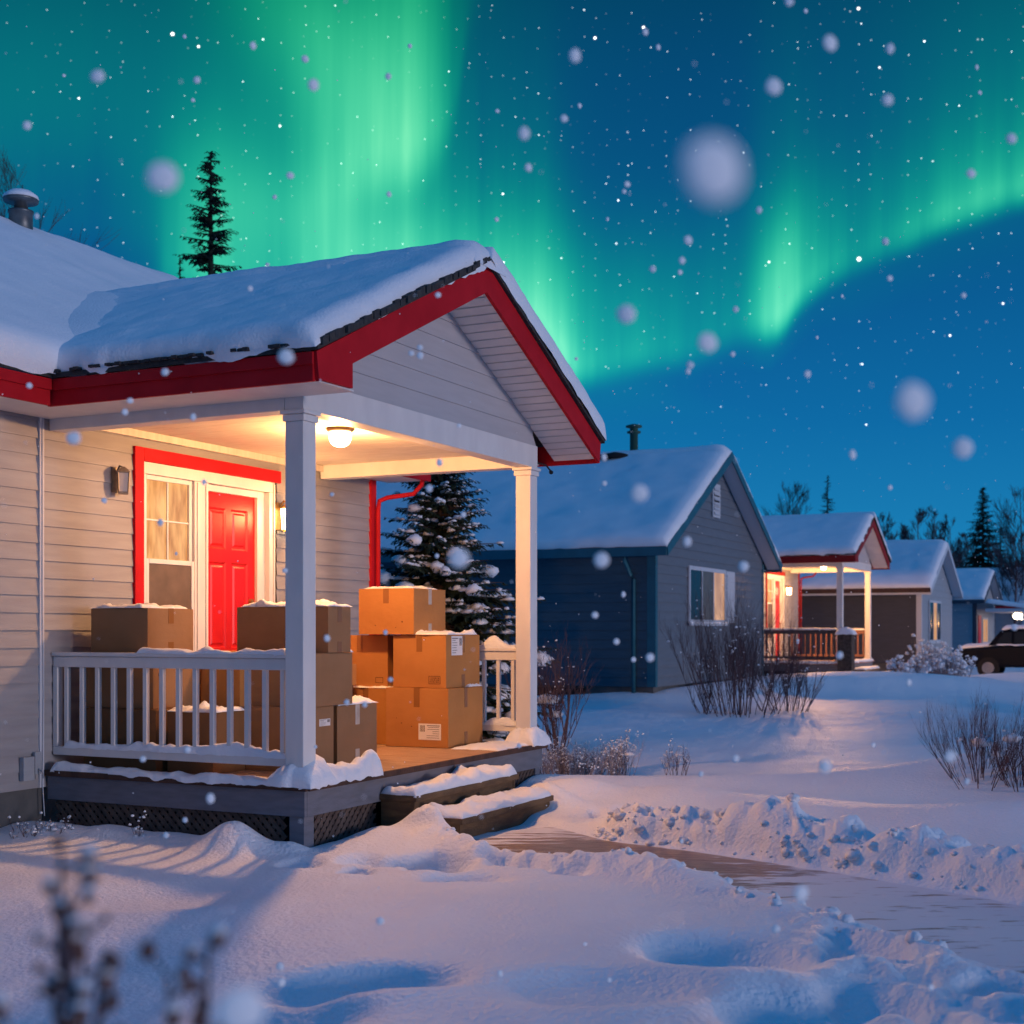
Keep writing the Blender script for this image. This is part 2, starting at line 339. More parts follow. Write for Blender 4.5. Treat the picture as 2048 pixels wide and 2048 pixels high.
def slab(name, parent, O, A, B, T, Rr=.12, res=.05, wob=.03, drip=.03, amp=.35, nsc=3., seed=1, N=None, m=None, lump=0):
    """blanket of snow over the parallelogram O, O+A, O+B: rounded edges, lumpy top"""
    O = np.array(O, float); A = np.array(A, float); B = np.array(B, float)
    la = np.linalg.norm(A); lb = np.linalg.norm(B); a = A/la; b = B/lb
    if N is None: N = np.cross(a, b); N = N/np.linalg.norm(N); N = N if N[2] > 0 else -N
    N = np.array(N, float)
    def par(l):
        n = max(4, int(l/res)); base = np.linspace(0, l, n+1); rr = min(Rr, l*.5)
        ex = rr*np.array([0, .02, .08, .2, .36, .6])
        return np.unique(np.round(np.concatenate([base[(base > rr) & (base < l-rr)], ex, l-ex, [l/2]]), 5))
    s = par(la); t = par(lb); S, Tt = np.meshgrid(s, t, indexing='ij')
    ra = min(Rr, la*.5); rb = min(Rr, lb*.5)
    da = np.minimum(S, la-S); db = np.minimum(Tt, lb-Tt)
    fa = np.sqrt(np.clip(1-(1-np.clip(da/ra, 0, 1))**2, 0, 1)); fb = np.sqrt(np.clip(1-(1-np.clip(db/rb, 0, 1))**2, 0, 1))
    n1 = fbm(S*nsc+seed*3.7, Tt*nsc+seed, seed, 4)*2
    n2 = fbm(S*nsc*4+seed*1.7, Tt*nsc*4, seed+9, 3)*2
    h = T*(fa*fb)*(1+amp*n1+amp*.35*n2)
    if lump: h = h*np.clip(.35+lump*(fbm(S*nsc*1.3+5, Tt*nsc*1.3+seed, seed+4, 3)+.28)*2.2, .12, 3)
    edge = (da < 1e-6) | (db < 1e-6)
    dn = np.clip(fbm(S*nsc*3+7, Tt*nsc*3+2, seed+5, 4)*2+.45, 0, 2)
    h = np.where(edge, -drip*dn, h)
    wA = fbm(Tt*nsc*2.2+11+(S > la/2)*37, Tt*0+seed, seed+6, 4)*2*wob; wB = fbm(S*nsc*2.2+21+(Tt > lb/2)*31, S*0+seed, seed+7, 4)*2*wob
    fadeA = np.clip(1-da/(ra*1.6), 0, 1); fadeB = np.clip(1-db/(rb*1.6), 0, 1)
    S2 = S+np.where(S < la/2, -1, 1)*wA*fadeA; T2 = Tt+np.where(Tt < lb/2, -1, 1)*wB*fadeB
    V = O+S2[..., None]*a+T2[..., None]*b+h[..., None]*N
    return grid_mesh(name, V, len(s), len(t), m or m_snow, parent)
def laps(mb, O, D, Nn, z0, z1, rng, e=.135, lip=.013, mi=0):
    """overlapping siding boards; rng(z)->(a0,a1) along D"""
    O = Vector(O); D = Vector(D); Nn = Vector(Nn); z = z0; Z = Vector((0, 0, 1))
    while z < z1-1e-4:
        zt = min(z+e, z1); b0, b1 = rng(z); t0, t1 = rng(zt)
        if b1-b0 > .02:
            if t1 < t0: t0 = t1 = (t0+t1)/2
            p = lambda a, zz, o: O+D*a+Z*zz+Nn*o
            mb.poly([p(b0, z, lip), p(b1, z, lip), p(t1, zt, .001), p(t0, zt, .001)], mi)
            mb.poly([p(b0, z, 0), p(b1, z, 0), p(b1, z, lip), p(b0, z, lip)], mi)
        z = zt

# ------------------------------------------------------------------ frame of the street: u along the fronts, v away from the street
TH = R(64); P0 = Vector((-1.464, 9.57, .45)); UD = Vector((math.cos(TH), math.sin(TH), 0)); VD = Vector((-math.sin(TH), math.cos(TH), 0))
def P(u, v, z=0): return P0+UD*u+VD*v+Vector((0, 0, z))
def toUV(x, y):
    dx = x-P0.x; dy = y-P0.y
    return dx*UD.x+dy*UD.y, dx*VD.x+dy*VD.y
def at(px, py, z=0):
    """ground point seen at px,py"""
    d = (CAMZ-z)*FP/(py-HY); return Vector(((px-1024)/FP*d, d, z))

# ------------------------------------------------------------------ ground
pathpts = np.array([[-.15, 10.75], [.35, 9.95], [1.2, 9.3], [2.0, 8.3], [2.75, 7.0], [3.9, 4.4], [5.5, 1.0], [8, -4]]); pathw = np.array([.62, .52, .46, .56, .74, .95, 1.0, 1.2])
def seg_dist(x, y, pts, w=None):
    best = np.full(x.shape, 1e9); bw = np.zeros(x.shape); side = np.zeros(x.shape); tt = np.zeros(x.shape)
    for i in range(len(pts)-1):
        a = pts[i]; b = pts[i+1]; d = b-a; L2 = d@d
        t = np.clip(((x-a[0])*d[0]+(y-a[1])*d[1])/L2, 0, 1); qx = a[0]+t*d[0]; qy = a[1]+t*d[1]
        ds = np.hypot(x-qx, y-qy); k = ds < best
        best = np.where(k, ds, best); side = np.where(k, np.sign(d[0]*(y-a[1])-d[1]*(x-a[0])), side); tt = np.where(k, i+t, tt)
        if w is not None: bw = np.where(k, w[i]+(w[i+1]-w[i])*t, bw)
    return best, bw, side, tt
def g(x, y, cx, cy, sx, sy, rot=0):
    c, s = math.cos(R(rot)), math.sin(R(rot)); dx = x-cx; dy = y-cy
    a = (dx*c+dy*s)/sx; b = (-dx*s+dy*c)/sy
    return np.exp(-.5*(a*a+b*b))
def gs_(x, y, cx, cy, sx, sy, rot=0):
    q = -2*np.log(np.maximum(g(x, y, cx, cy, sx, sy, rot), 1e-30)); return np.exp(-.5*q**1.9)
def sst(a, b, x): t = np.clip((x-a)/(b-a), 0, 1); return t*t*(3-2*t)
rngp = random.Random(3)
prints = []
for i in range(9):    # footprints trodden across the yard to the steps
    prints.append((-1.35+.31*i+rngp.uniform(-.1, .1), 9.0+.10*math.sin(i*2.1)+rngp.uniform(-.22, .22), .085, .11, rngp.uniform(-30, 30), .075))
for i in range(30):
    prints.append((rngp.uniform(1.6, 3.3), rngp.uniform(4.8, 7.8), rngp.uniform(.06, .13), rngp.uniform(.07, .12), rngp.uniform(0, 180), rngp.uniform(.03, .08)))
for i in range(14):
    prints.append((rngp.uniform(-1.0, .6), rngp.uniform(8.7, 9.5), rngp.uniform(.05, .12), rngp.uniform(.08, .14), rngp.uniform(-20, 20), rngp.uniform(.05, .09)))
for i in range(12):
    prints.append((rngp.uniform(-.1, 1.2), rngp.uniform(10.6, 11.5), rngp.uniform(.06, .12), rngp.uniform(.05, .09), rngp.uniform(0, 180), rngp.uniform(.02, .05)))
for (px, py, s1, s2, dpt) in ((1450, 1905, .23, .27, .17), (1770, 1870, .15, .30, .16), (1860, 1840, .11, .28, .12), (1745, 1995, .13, .17, .14), (720, 1975, .26, .16, .14), (1600, 2040, .2, .2, .10),
                       (930, 1752, .16, .11, .07), (560, 2040, .2, .14, .09), (1200, 1990, .3, .2, .06), (300, 1790, .3, .3, .05)):
    q = at(px, py); prints.append((q.x, q.y, s1, s2, rngp.uniform(-12, 12), dpt))
def H(x, y):
    x = np.asarray(x, float); y = np.asarray(y, float)
    h = .10*fbm(x*.22, y*.22, 3, 3)*np.clip(y/8, .4, 1.5)+.035*fbm(x*.9+4, y*.9, 5, 3)+.016*fbm(x*4.5, y*3.5, 8, 4)
    h = h+.10*fbm(x*.5+9, y*.8, 15, 2)*sst(7.5, 5.5, y)
    near = (y < 25) & (y > 2) & (np.abs(x) < 9)
    # drifts
    for (cx, cy, sx, sy, r, a) in ((4.6, 12.9, 1.1, .6, 0, .30), (5.4, 13.6, .8, .6, 0, .16), (3.2, 14.4, 1.6, .6, 5, .12), (6.8, 11.5, 1.6, 1.2, 0, .25), (.62, 12.2, .24, .2, 20, .13), (1.45, 12.1, .4, .3, 0, .10), (.05, 12.9, .5, .22, 30, .12),
                                   (2.0, 13.2, 1.2, .25, -8, .08), (3.9, 10.6, .7, .35, -15, .16), (2.3, 11.5, .9, .4, -25, .10),
                                   (2.5, 29.0, 3.5, .8, 12, .16), (8.3, 31.5, 2.2, .9, 10, .45), (9.3, 37.6, .8, .5, 0, .35), (14.5, 38, 3, 1.2, 20, .4), (12, 33, 4, 1.6, 10, .25), (5.4, 30.5, 1.6, .7, 20, .2)):
        h = h+a*g(x, y, cx, cy, sx, sy, r)
    for (u, v, su, sv, a) in ((-.24, .42, .14, .17, .20), (-.14, .02, .08, .10, .07), (-.18, 1.0, .12, .24, .07), (-.2, 1.55, .12, .2, .09), (-.25, 2.2, .2, .3, .10), (.62, -.22, .12, .12, .05), (.90, -.50, .09, .16, .20), (1.0, -.80, .22, .16, .10), (1.35, -.95, .25, .14, .05), (.55, -.5, .4, .3, .06),
                              (2.80, -.60, .07, .20, .17), (3.05, -.42, .16, .22, .09), (3.6, -.5, .3, .3, .06), (.2, -.25, .3, .12, .03)):
        c = P(u, v); h = h+a*g(x, y, c.x, c.y, su, sv, 64)
    # shovelled path and its banks
    d, w, side, tt = seg_dist(x, y, pathpts, pathw)
    edge = d-w-.08*sst(2.5, 1.0, tt)*(side < 0)+.08*fbm(x*3, y*3, 31, 3)*2
    inside = sst(.07, -.15, edge)
    far = (side > 0)
    bh = np.where(far, .10+.17*g(x, y, 2.35, 9.55, .75, .5)+.10*g(x, y, .9, 10.9, .6, .5)+.05*g(x, y, 4, 8.2, 1, .7), .05+.02*g(x, y, .9, 8.5, .4, .3)-.03*sst(2.2, 3.2, tt))
    bw = np.where(far, .36, .20)
    chunk = .5+fbm(x*1.5+1, y*1.5, 41, 2, .4)*1.6
    chunk2 = np.sqrt(np.clip(fbm(x*4.2+3, y*3.2, 45, 2, .4)+.06, 0, 1))*1.1+.6*np.sqrt(np.clip(fbm(x*9+3, y*7, 46, 2, .4)+.02, 0, 1))
    start = sst(.2, .9, tt)
    bank = np.exp(-((edge-bw*.9)/bw)**2)*sst(-.03, .10, edge)*start
    h = h+bank*(bh*(.25+.9*chunk)+.105*chunk2*np.where(far, 1, .75-.45*sst(2.2, 3.2, tt)))
    h = h+np.exp(-((edge-.55)/.35)**2)*far*start*.06*chunk2
    h = h*(1-inside)+(-.055+.006*fbm(x*8, y*8, 6, 3))*inside
    for (cx, cy, s1, s2, r, a) in prints:
        k = (1-inside)*a*sst(.0, .35, edge)
        h = h-k*1.25*gs_(x, y, cx, cy, s1*1.25, s2*1.25, r)+k*.25*g(x, y, cx-.02, cy-s2*1.9, s1*1.1, s2*.6, r)
    # trampled texture at the right foreground
    tr = g(x, y, 2.15, 5.9, .55, 1.2)
    h = h+tr*(.075*np.sqrt(np.clip(fbm(x*5.5, y*4.5, 61, 3, .5)+.08, 0, 1))*1.3-.05)*(1-inside)
    tr2 = g(x, y, 9.0, 24.5, 5, 1.3); h = h+tr2*.10*fbm(x*1.6, y*3, 63, 4, .6)
    # level below decks
    u, v = (x-P0.x)*UD.x+(y-P0.y)*UD.y, (x-P0.x)*VD.x+(y-P0.y)*VD.y
    dk = sst(-.05, .12, u)*sst(4.1, 3.8, u)*sst(-.05, .12, v)
    h = h*(1-dk)-.03*dk
    return h
def Hs(x, y): return float(H(np.array([x]), np.array([y]))[0])
rr = np.concatenate([np.geomspace(.2, 2.2, 10, endpoint=False), np.geomspace(2.2, 45, 560, endpoint=False), np.geomspace(45, 4000, 45)])
an = np.concatenate([np.linspace(-23, 23, 900), np.linspace(23, 337, 90)[1:-1]]); an = np.radians(an)
RR, AN = np.meshgrid(rr, an, indexing='ij')
gx = RR*np.sin(AN); gy = RR*np.cos(AN); gz = H(gx, gy)
gnd = grid_mesh('snow_ground', np.stack([gx, gy, gz], -1), len(rr), len(an), m_gsnow, wrap=True)
gnd.data.flip_normals() if gnd.data.polygons[5000].normal.z < 0 else None
tag(gnd, kind='structure', label='snow covered yards and street with drifts, footprints and shovelled banks')
# centre cap under the camera is never seen; the path surface: wet boards of ice and dirt with packed snow
def make_path():
    m = bpy.data.materials.new('icy_path'); m.use_nodes = True; nt = m.node_tree; p = nt.nodes['Principled BSDF']
    tc = nt.nodes.new('ShaderNodeTexCoord')
    def nz(scale, st, det=5, off=0):
        mp = nt.nodes.new('ShaderNodeMapping'); mp.inputs['Scale'].default_value = st; mp.inputs['Rotation'].default_value = (0, 0, R(35)); mp.inputs['Location'].default_value = (off, 0, 0)
        nt.links.new(tc.outputs['Object'], mp.inputs[0]); n = nt.nodes.new('ShaderNodeTexNoise'); n.inputs['Scale'].default_value = scale; n.inputs['Detail'].default_value = det; n.inputs['Roughness'].default_value = .65
        nt.links.new(mp.outputs[0], n.inputs[0]); return n.outputs[0]
    def M(op, a, b=None, clamp=False):
        n = nt.nodes.new('ShaderNodeMath'); n.operation = op; n.use_clamp = clamp
        for i, v in enumerate((a, b)):
            if v is None: continue
            if isinstance(v, (int, float)): n.inputs[i].default_value = v
            else: nt.links.new(v, n.inputs[i])
        return n.outputs[0]
    s = nt.nodes.new('ShaderNodeSeparateXYZ'); nt.links.new(tc.outputs['Object'], s.inputs[0])
    fine = nz(5, (1, 4, 1)); streak = nz(2.0, (.7, 5, 1), 4, 3)
    # bare near the steps, packed snow further out
    dx = M('DIVIDE', M('SUBTRACT', s.outputs[0], .8), 1.25); dy = M('DIVIDE', M('SUBTRACT', s.outputs[1], 9.5), 1.1)
    bare = M('SUBTRACT', 1.25, M('SQRT', M('ADD', M('MULTIPLY', dx, dx), M('MULTIPLY', dy, dy))), True)
    k = M('ADD', M('MULTIPLY', bare, .9), M('MULTIPLY', M('SUBTRACT', fine, .5), 1.3)); k = M('ADD', k, M('MULTIPLY', M('SUBTRACT', streak, .51), 2.0))
    k = M('MULTIPLY', M('SUBTRACT', k, .15), 5, True)
    wood = nt.nodes.new('ShaderNodeValToRGB'); nt.links.new(nz(9, (1, 5, 1), 5, 8), wood.inputs[0])
    wood.color_ramp.elements[0].color = (.14, .065, .035, 1); wood.color_ramp.elements[0].position = .35
    wood.color_ramp.elements[1].color = (.40, .24, .15, 1); wood.color_ramp.elements[1].position = .68
    mx = nt.nodes.new('ShaderNodeMix'); mx.data_type = 'RGBA'; nt.links.new(k, mx.inputs[0]); mx.inputs[6].default_value = (.74, .74, .77, 1); nt.links.new(wood.outputs[0], mx.inputs[7])
    nt.links.new(mx.outputs[2], p.inputs['Base Color'])
    nt.links.new(M('ADD', .6, M('MULTIPLY', k, -.32)), p.inputs['Roughness'])
    b = nt.nodes.new('ShaderNodeBump'); b.inputs['Strength'].default_value = .6; b.inputs['Distance'].default_value = .015; nt.links.new(M('SUBTRACT', fine, M('MULTIPLY', k, .6)), b.inputs['Height']); nt.links.new(b.outputs[0], p.inputs['Normal'])
    # sheet following the centre line
    P2 = []; W2 = []
    for i in range(len(pathpts)-1):
        for t in np.linspace(0, 1, 12, endpoint=False): P2.append(pathpts[i]*(1-t)+pathpts[i+1]*t); W2.append(pathw[i]*(1-t)+pathw[i+1]*t)
    P2 = np.array(P2); W2 = np.array(W2)
    k3 = np.ones(9)/9; Q = np.stack([np.convolve(np.pad(P2[:, i], 4, 'edge'), k3, 'valid') for i in range(2)], -1)
    T = np.gradient(Q, axis=0); T /= np.linalg.norm(T, axis=1)[:, None]; Nn = np.stack([-T[:, 1], T[:, 0]], -1)
    cr = np.linspace(-1, 1, 13)
    XY = Q[:, None, :]+Nn[:, None, :]*(cr[None, :, None]*(W2[:, None, None]+.04))
    Z = -.040+.004*fbm(XY[..., 0]*6, XY[..., 1]*6, 77, 2)-.035*np.abs(cr)[None, :]**8
    o = grid_mesh('path', np.concatenate([XY, Z[..., None]], -1), len(Q), 13, m)
    if o.data.polygons[10].normal.z < 0: o.data.flip_normals()
    tag(o, 'icy brown shovelled path leading to the porch steps', kind='structure')
make_path()

rgc = random.Random(23); ch = MB()
for i in range(380):
    k = rgc.randrange(len(pathpts)-4); t = rgc.random(); a_ = pathpts[k]*(1-t)+pathpts[k+1]*t; d_ = pathpts[k+1]-pathpts[k]; d_ = d_/np.linalg.norm(d_)
    sd_ = 1 if rgc.random() < .6 else -1; off = (pathw[k]*(1-t)+pathw[k+1]*t)+abs(rgc.gauss(0, .22 if sd_ > 0 else .12))-.04
    x_, y_ = a_[0]-d_[1]*off*sd_, a_[1]+d_[0]*off*sd_
    if y_ < 4 or (k == 0 and t < .6): continue
    q = rgc.choice((.008, .012, .018, .03))*rgc.uniform(.7, 1.5)
    ch.blob((x_, y_, Hs(x_, y_)+q*.0), q*rgc.uniform(.8, 1.4), q*rgc.uniform(.8, 1.3), q*rgc.uniform(.6, 1.0), rgc, 7, 5, .22, flat=-.8)
tag(ch.build('snow_chunks', m_gsnow, None, True), 'broken lumps of shovelled snow along both sides of the path', kind='stuff')

# ------------------------------------------------------------------ lamps
def point(name, loc, e, col, rad, parent, falloff='Linear'):
    d = bpy.data.lights.new(name, 'POINT'); d.energy = e; d.color = col; d.shadow_soft_size = rad
    d.use_nodes = True; nt = d.node_tree; em = nt.nodes.get('Emission') or nt.nodes.new('ShaderNodeEmission')
    f = nt.nodes.new('ShaderNodeLightFalloff'); f.inputs['Strength'].default_value = 1; ad = nt.nodes.new('ShaderNodeMath'); ad.operation = 'MULTIPLY_ADD'; ad.inputs[1].default_value = .19; q2 = nt.nodes.new('ShaderNodeMath'); q2.operation = 'MULTIPLY'; q2.inputs[1].default_value = .80
    nt.links.new(f.outputs['Linear'], ad.inputs[0]); nt.links.new(f.outputs['Quadratic'], q2.inputs[0]); nt.links.new(q2.outputs[0], ad.inputs[2]); nt.links.new(ad.outputs[0], em.inputs['Strength'])
    o = bpy.data.objects.new(name, d); C.objects.link(o); o.parent = parent; o.location = loc
    return o
WARM = (1, .47, .165)
def ceiling_light(loc, rz, label, energy):
    t = empty('ceiling_light', loc, rz, label=label, cat='ceiling light', group='porch ceiling lights'); t.scale = (.86, .86, .86)
    b = MB(); b.lathe(0, 0, [(.135, 0), (.14, -.012), (.125, -.028), (.11, -.034)], 24); b.build('base_plate', m_brass, t, True)
    gl = MB(); gl.lathe(0, 0, [(.105, -.036), (.112, -.07), (.108, -.11), (.092, -.145), (.06, -.17), (.02, -.18)], 24); gl.build('glass_globe', m_globe, t, True)
    point('lamp_light', (0, 0, -.26), energy, WARM, .07, t)
    return t
def lantern(loc, rz, lit, label, energy=0, s=1):
    t = empty('wall_lantern', loc, rz, label=label, cat='wall lantern', group='porch wall lanterns')
    mm = m_brass if lit else m_pewter
    b = MB(); b.box(-.04*s, .04*s, -.012, 0, -.10*s, .10*s); b.tube([(0, -.01, .05*s), (0, -.05*s, .11*s), (0, -.085*s, .09*s)], .008*s, 6); b.build('wall_bracket', mm, t)
    c = MB(); c.lathe(0, -.085*s, [(.015*s, .10*s), (.03*s, .09*s), (.066*s, .06*s), (.068*s, .052*s)], 4, sx=1, sy=1); c.lathe(0, -.085*s, [(.052*s, -.115*s), (.05*s, -.10*s), (.055*s, -.10*s)], 4)
    for i in range(4):
        w = math.pi/2*i; c.tube([(.06*s*math.cos(w), -.085*s+.06*s*math.sin(w), .052*s), (.05*s*math.cos(w), -.085*s+.05*s*math.sin(w), -.10*s)], .005*s, 4)
    c.build('cage', mm, t)
    gl = MB(); gl.lathe(0, -.085*s, [(.044*s, -.098*s), (.055*s, .05*s)], 4 if not lit else 10); gl.build('glass', m_globe2 if lit else m_frost, t, lit)
    if lit: point('lantern_light', (0, -.21*s, 0), energy, WARM, .05, t)
    return t

# ------------------------------------------------------------------ the porch house (used for ours and, recoloured, for its twin down the street)
U, V = 3.9, 2.4
def porch_house(root, near=True, sid=m_siding, rail=m_white, redm=m_red, seed=1):
    e = .135 if near else .2
    def b(name, mb, m, par=root, **k): return mb.build(name, m, par, **k)
    # --- walls
    w = MB()
    op = (1.0, 3.0, 2.58)
    ul = -7.5
    zb = -.13
    def lr(a0, a1): return lambda z: (a0, a1)
    laps(w, (0, V, 0), (1, 0, 0), (0, -1, 0), zb, .005, lr(ul, -.02), e)
    laps(w, (0, V, 0), (1, 0, 0), (0, -1, 0), .005, 2.86, lr(ul, op[0]), e)
    laps(w, (0, V, 0), (1, 0, 0), (0, -1, 0), .005, 2.86, lr(op[1], 4.77), e)
    laps(w, (0, V, 0), (1, 0, 0), (0, -1, 0), op[2], 2.86, lr(op[0], op[1]), e)
    # right end wall with its gable
    vr = 5.47; sl = .627; ze = 2.86
    laps(w, (4.77, 0, 0), (0, 1, 0), (1, 0, 0), zb, 4.9, lambda z: (V+max(0, (z-ze)/sl), 8.5-max(0, (z-ze)/sl)), e*1.3)
    w.box(ul, 1.0, V+.02, V+.1, zb, 2.9); w.box(3.0, 4.75, V+.02, V+.1, zb, 2.9); w.box(1.0, 3.0, V+.02, V+.1, op[2], 2.9)
    w.box(4.65, 4.74, V+.1, 8.4, zb, 2.86); w.box(ul, 4.65, 8.3, 8.4, zb, 2.9)
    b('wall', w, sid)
    f = MB(); f.box(ul, -.03, V+.03, V+.12, -.6, zb-.003); b('foundation', f, m_found); f = MB(); f.box(4.0, 4.72, V+.03, V+.12, -.6, zb-.003); f.box(4.62, 4.71, V+.12, 8.4, -.6, zb-.004); b('foundation', f, m_found)
    c = MB(); c.box(4.70, 4.80, V-.035, V+.05, zb, 2.74); b('corner_board', c, redm)
    c = MB(); c.box(-.10, -.055, V-.022, V+.01, zb, 2.74); b('corner_strip', c, m_wtrim)
    # --- gable front above the beam
    gmb = MB(); ga = 1.95; gs = .469
    laps(gmb, (0, .03, 0), (1, 0, 0), (0, -1, 0), 2.853, 3.9, lambda z: (max(.0, (z-2.78)/gs-.42), min(U, U-((z-2.78)/gs-.42))), e*1.25)
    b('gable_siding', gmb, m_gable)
    # --- beams
    bm = MB(); bm.box(0, U, 0, .16, 2.64, 2.85); b('beam', bm, m_white, bevel=.004)
    bm = MB(); bm.box(0, .16, .163, V-.02, 2.64, 2.85); b('beam', bm, m_white, bevel=.004)
    bm = MB(); bm.box(U-.16, U, .163, V-.02, 2.64, 2.85); b('beam', bm, m_white, bevel=.004)
    ce = MB()
    for i in range(12):
        x0 = .165+i*(U-.33)/12; ce.box(x0+.002, x0+(U-.33)/12-.002, .165, V-.02, 2.775, 2.79)
    ce.box(.163, U-.163, V-.06, V-.022, 2.71, 2.772)
    b('porch_ceiling', ce, m_ceil)
    # --- columns
    for (x, y) in ((0, 0), (U-.16, 0)):
        cm = MB(); cm.box(x+.002, x+.158, y+.002, y+.158, .02, 2.56)
        o = b('column', cm, m_white, bevel=.006)
        k = MB(); k.box(x-.025, x+.185, y-.025, y+.185, 2.61, 2.638); k.box(x-.012, x+.172, y-.012, y+.172, 2.56, 2.608); k.build('column_capital', m_white, o, bevel=.006); k = MB(); k.box(x-.018, x+.178, y-.018, y+.178, .022, .10); k.build('column_base', m_white, o, bevel=.006)
    # --- roof: porch gable
    ex, ey = .5, -.45; zE = 2.93; zR = zE+gs*(ga+ex); back = 4.2
    rf = MB()
    for s in (1, -1):
        x0 = ga-s*(ga+ex+.03); 
        pts = [(x0, ey-.03, zE-.014), (ga, ey-.03, zR), (ga, ey-.03, zR+.035), (x0, ey-.03, zE+.021)]
        rf.prism(pts, (0, back-ey+.03, 0))
    # main roof
    mv0, mv1 = 1.85, 5.47; mz0 = 2.93; mz1 = mz0+sl*(mv1-mv0); mu0, mu1 = ul-.4, 5.1
    rf.prism([(mu0, mv0-.02, mz0-.012), (mu0, mv1, mz1), (mu0, mv1, mz1+.035), (mu0, mv0-.02, mz0+.023)], (mu1-mu0, 0, 0))
    rf.prism([(mu0, 9.1, mz0-.012), (mu0, mv1, mz1), (mu0, mv1, mz1+.035), (mu0, 9.1, mz0+.023)], (mu1-mu0, 0, 0))
    ro = b('roof', rf, m_shingle)
    # ragged shingle tabs along the front rake
    if near:
        sh = MB(); rg = random.Random(5)
        for s in (1,):
            n = 34
            for i in range(n):
                t0 = i/n; t1 = (i+.93)/n; xa = ga-s*(ga+ex)*(1-t0); xb = ga-s*(ga+ex)*(1-t1)
                za = zE+(zR-zE)*t0; zb2 = zE+(zR-zE)*t1; q = rg.uniform(.0, .025); hh = .055+rg.uniform(0, .02)
                sh.prism([(xa, ey-.035-q, za+.02), (xb, ey-.035-q, zb2+.02), (xb, ey-.035-q, zb2+hh), (xa, ey-.035-q, za+hh)], (0, .1, 0))
        sh.build('shingle_edge', m_shingle, ro)
        sh = MB()
        for i in range(46):
            if rg.random() < .25: continue
            y0 = -.45+i*.05; sh.box(-ex-.05-rg.uniform(0, .03), -ex+.05, y0, y0+.04+rg.uniform(0, .008), zE+.018+rg.uniform(0, .008), zE+.042)
        sh.build('shingle_edge', m_shingle, ro)
    # fascia: rakes and eaves
    fa = MB(); d = .215
    for s in (1, -1):
        x0 = ga-s*(ga+ex); 
        fa.prism([(x0, ey, zE-.017), (ga, ey, zR-.003), (ga, ey, zR-d-.02), (x0+s*.03, ey, zE-d+.005)] if s == 1 else [(x0, ey, zE-.017), (ga+.0005, ey, zR-.003), (ga+.0005, ey, zR-d-.02), (x0+s*.03, ey, zE-d+.005)], (0, .03, 0))
        fa.prism([(x0+s*.05, ey+.003, zE-d+.02), (x0+s*.44, ey+.003, zE-d+.20), (x0+s*.44, ey+.003, zE-d+.025)], (0, .027, 0)) if s == 1 else None
    b('rake_fascia', fa, redm)
    fa = MB(); fa.box(-ex-.001, -ex+.028, ey+.031, mv0+.05, zE-d+.005, zE-.018); fa.box(-ex-.022, -ex-.003, ey+.02, mv0-.02, zE-.10, zE-.02)
    b('eave_fascia', fa, redm); fa = MB(); fa.box(U+ex-.028, U+ex, ey+.031, mv0+.05, zE-d+.005, zE-.018); b('eave_fascia', fa, redm); fa = MB()
    fa.box(mu0, -ex-.025, mv0, mv0+.028, zE-d+.005, zE-.018); fa.box(mu0, -ex-.03, mv0-.02, mv0-.003, zE-.10, zE-.02)
    b('eave_fascia', fa, redm); fa = MB(); fa.box(U+ex+.003, mu1, mv0, mv0+.028, zE-d+.005, zE-.018)
    for q in (0, 1):
        fa.prism([(mu1-.03, mv0 if q == 0 else 9.08, mz0-.017), (mu1-.03, mv1, mz1-.002), (mu1-.03, mv1, mz1-.2), (mu1-.03, (mv0+.03) if q == 0 else 9.05, mz0-.2)], (.028, 0, 0))
    b('eave_fascia', fa, redm)
    # soffits
    so = MB(); zs = zE-d+.012
    so.box(-ex+.03, -.003, ey+.032, V-.55, zs, zs+.012); so.box(U+.003, U+ex-.03, .2, V-.55, zs, zs+.012)
    so.box(mu0, -.003, V-.52, V-.02, zs+.001, zs+.013); so.box(U+.003, mu1-.03, V-.52, V-.02, zs+.001, zs+.013)
    so.box(-ex+.03, -.003, V-.548, V-.522, zs+.0005, zs+.0125)
    # sloped porch soffit slats (both rakes)
    for s in (1, -1):
        n = 24; Ltot = ga+ex-.05
        for i in range(n):
            t0 = i/n; t1 = (i+1)/n-.006
            if s == 1 and t1 < .2: continue
            xa = ga-s*Ltot*(1-t0); xb = ga-s*Ltot*(1-t1); za = zE+.02+(zR-zE-.02)*t0-.19; zb2 = zE+.02+(zR-zE-.02)*t1-.19
            so.prism([(xa, ey+.032, za), (xb, ey+.032, zb2), (xb, ey+.032, zb2+.012), (xa, ey+.032, za+.012)], (0, .445, 0))
    b('soffit', so, m_white)
    # gable back panel behind siding (closes attic)
    gp = MB(); gp.prism([(0, .05, 2.853), (U, .05, 2.853), (U, .05, 2.84+.19), (ga, .05, zR-.06), (0, .05, 2.84+.19)], (0, .05, 0)); b('gable_panel', gp, m_white)
    # --- deck
    dk = MB(); x = -.03; rg = random.Random(11)
    while x < U+.04:
        dk.box(x, min(x+.134, U+.06), -.05, V-.03, -.032, rg.uniform(-.001, .001)); x += .139
    do = b('deck', dk, m_deck, bevel=.003 if near else 0)
    ed = MB(); ed.box(-.06, -.033, -.06, V-.03, -.04, .004); ed.box(-.033, U+.07, -.078, -.053, -.04, .005); ed.build('deck_edge', m_dbrown if near else m_redrail, do)
    sk = MB(); sk.box(-.03, .0, -.03, V-.03, -.225, -.043); sk.box(.003, U+.04, -.03, 0, -.225, -.043); sk.box(U+.01, U+.04, .003, V-.03, -.225, -.043); sk.build('deck_skirt', m_dgrey, do, bevel=.003)
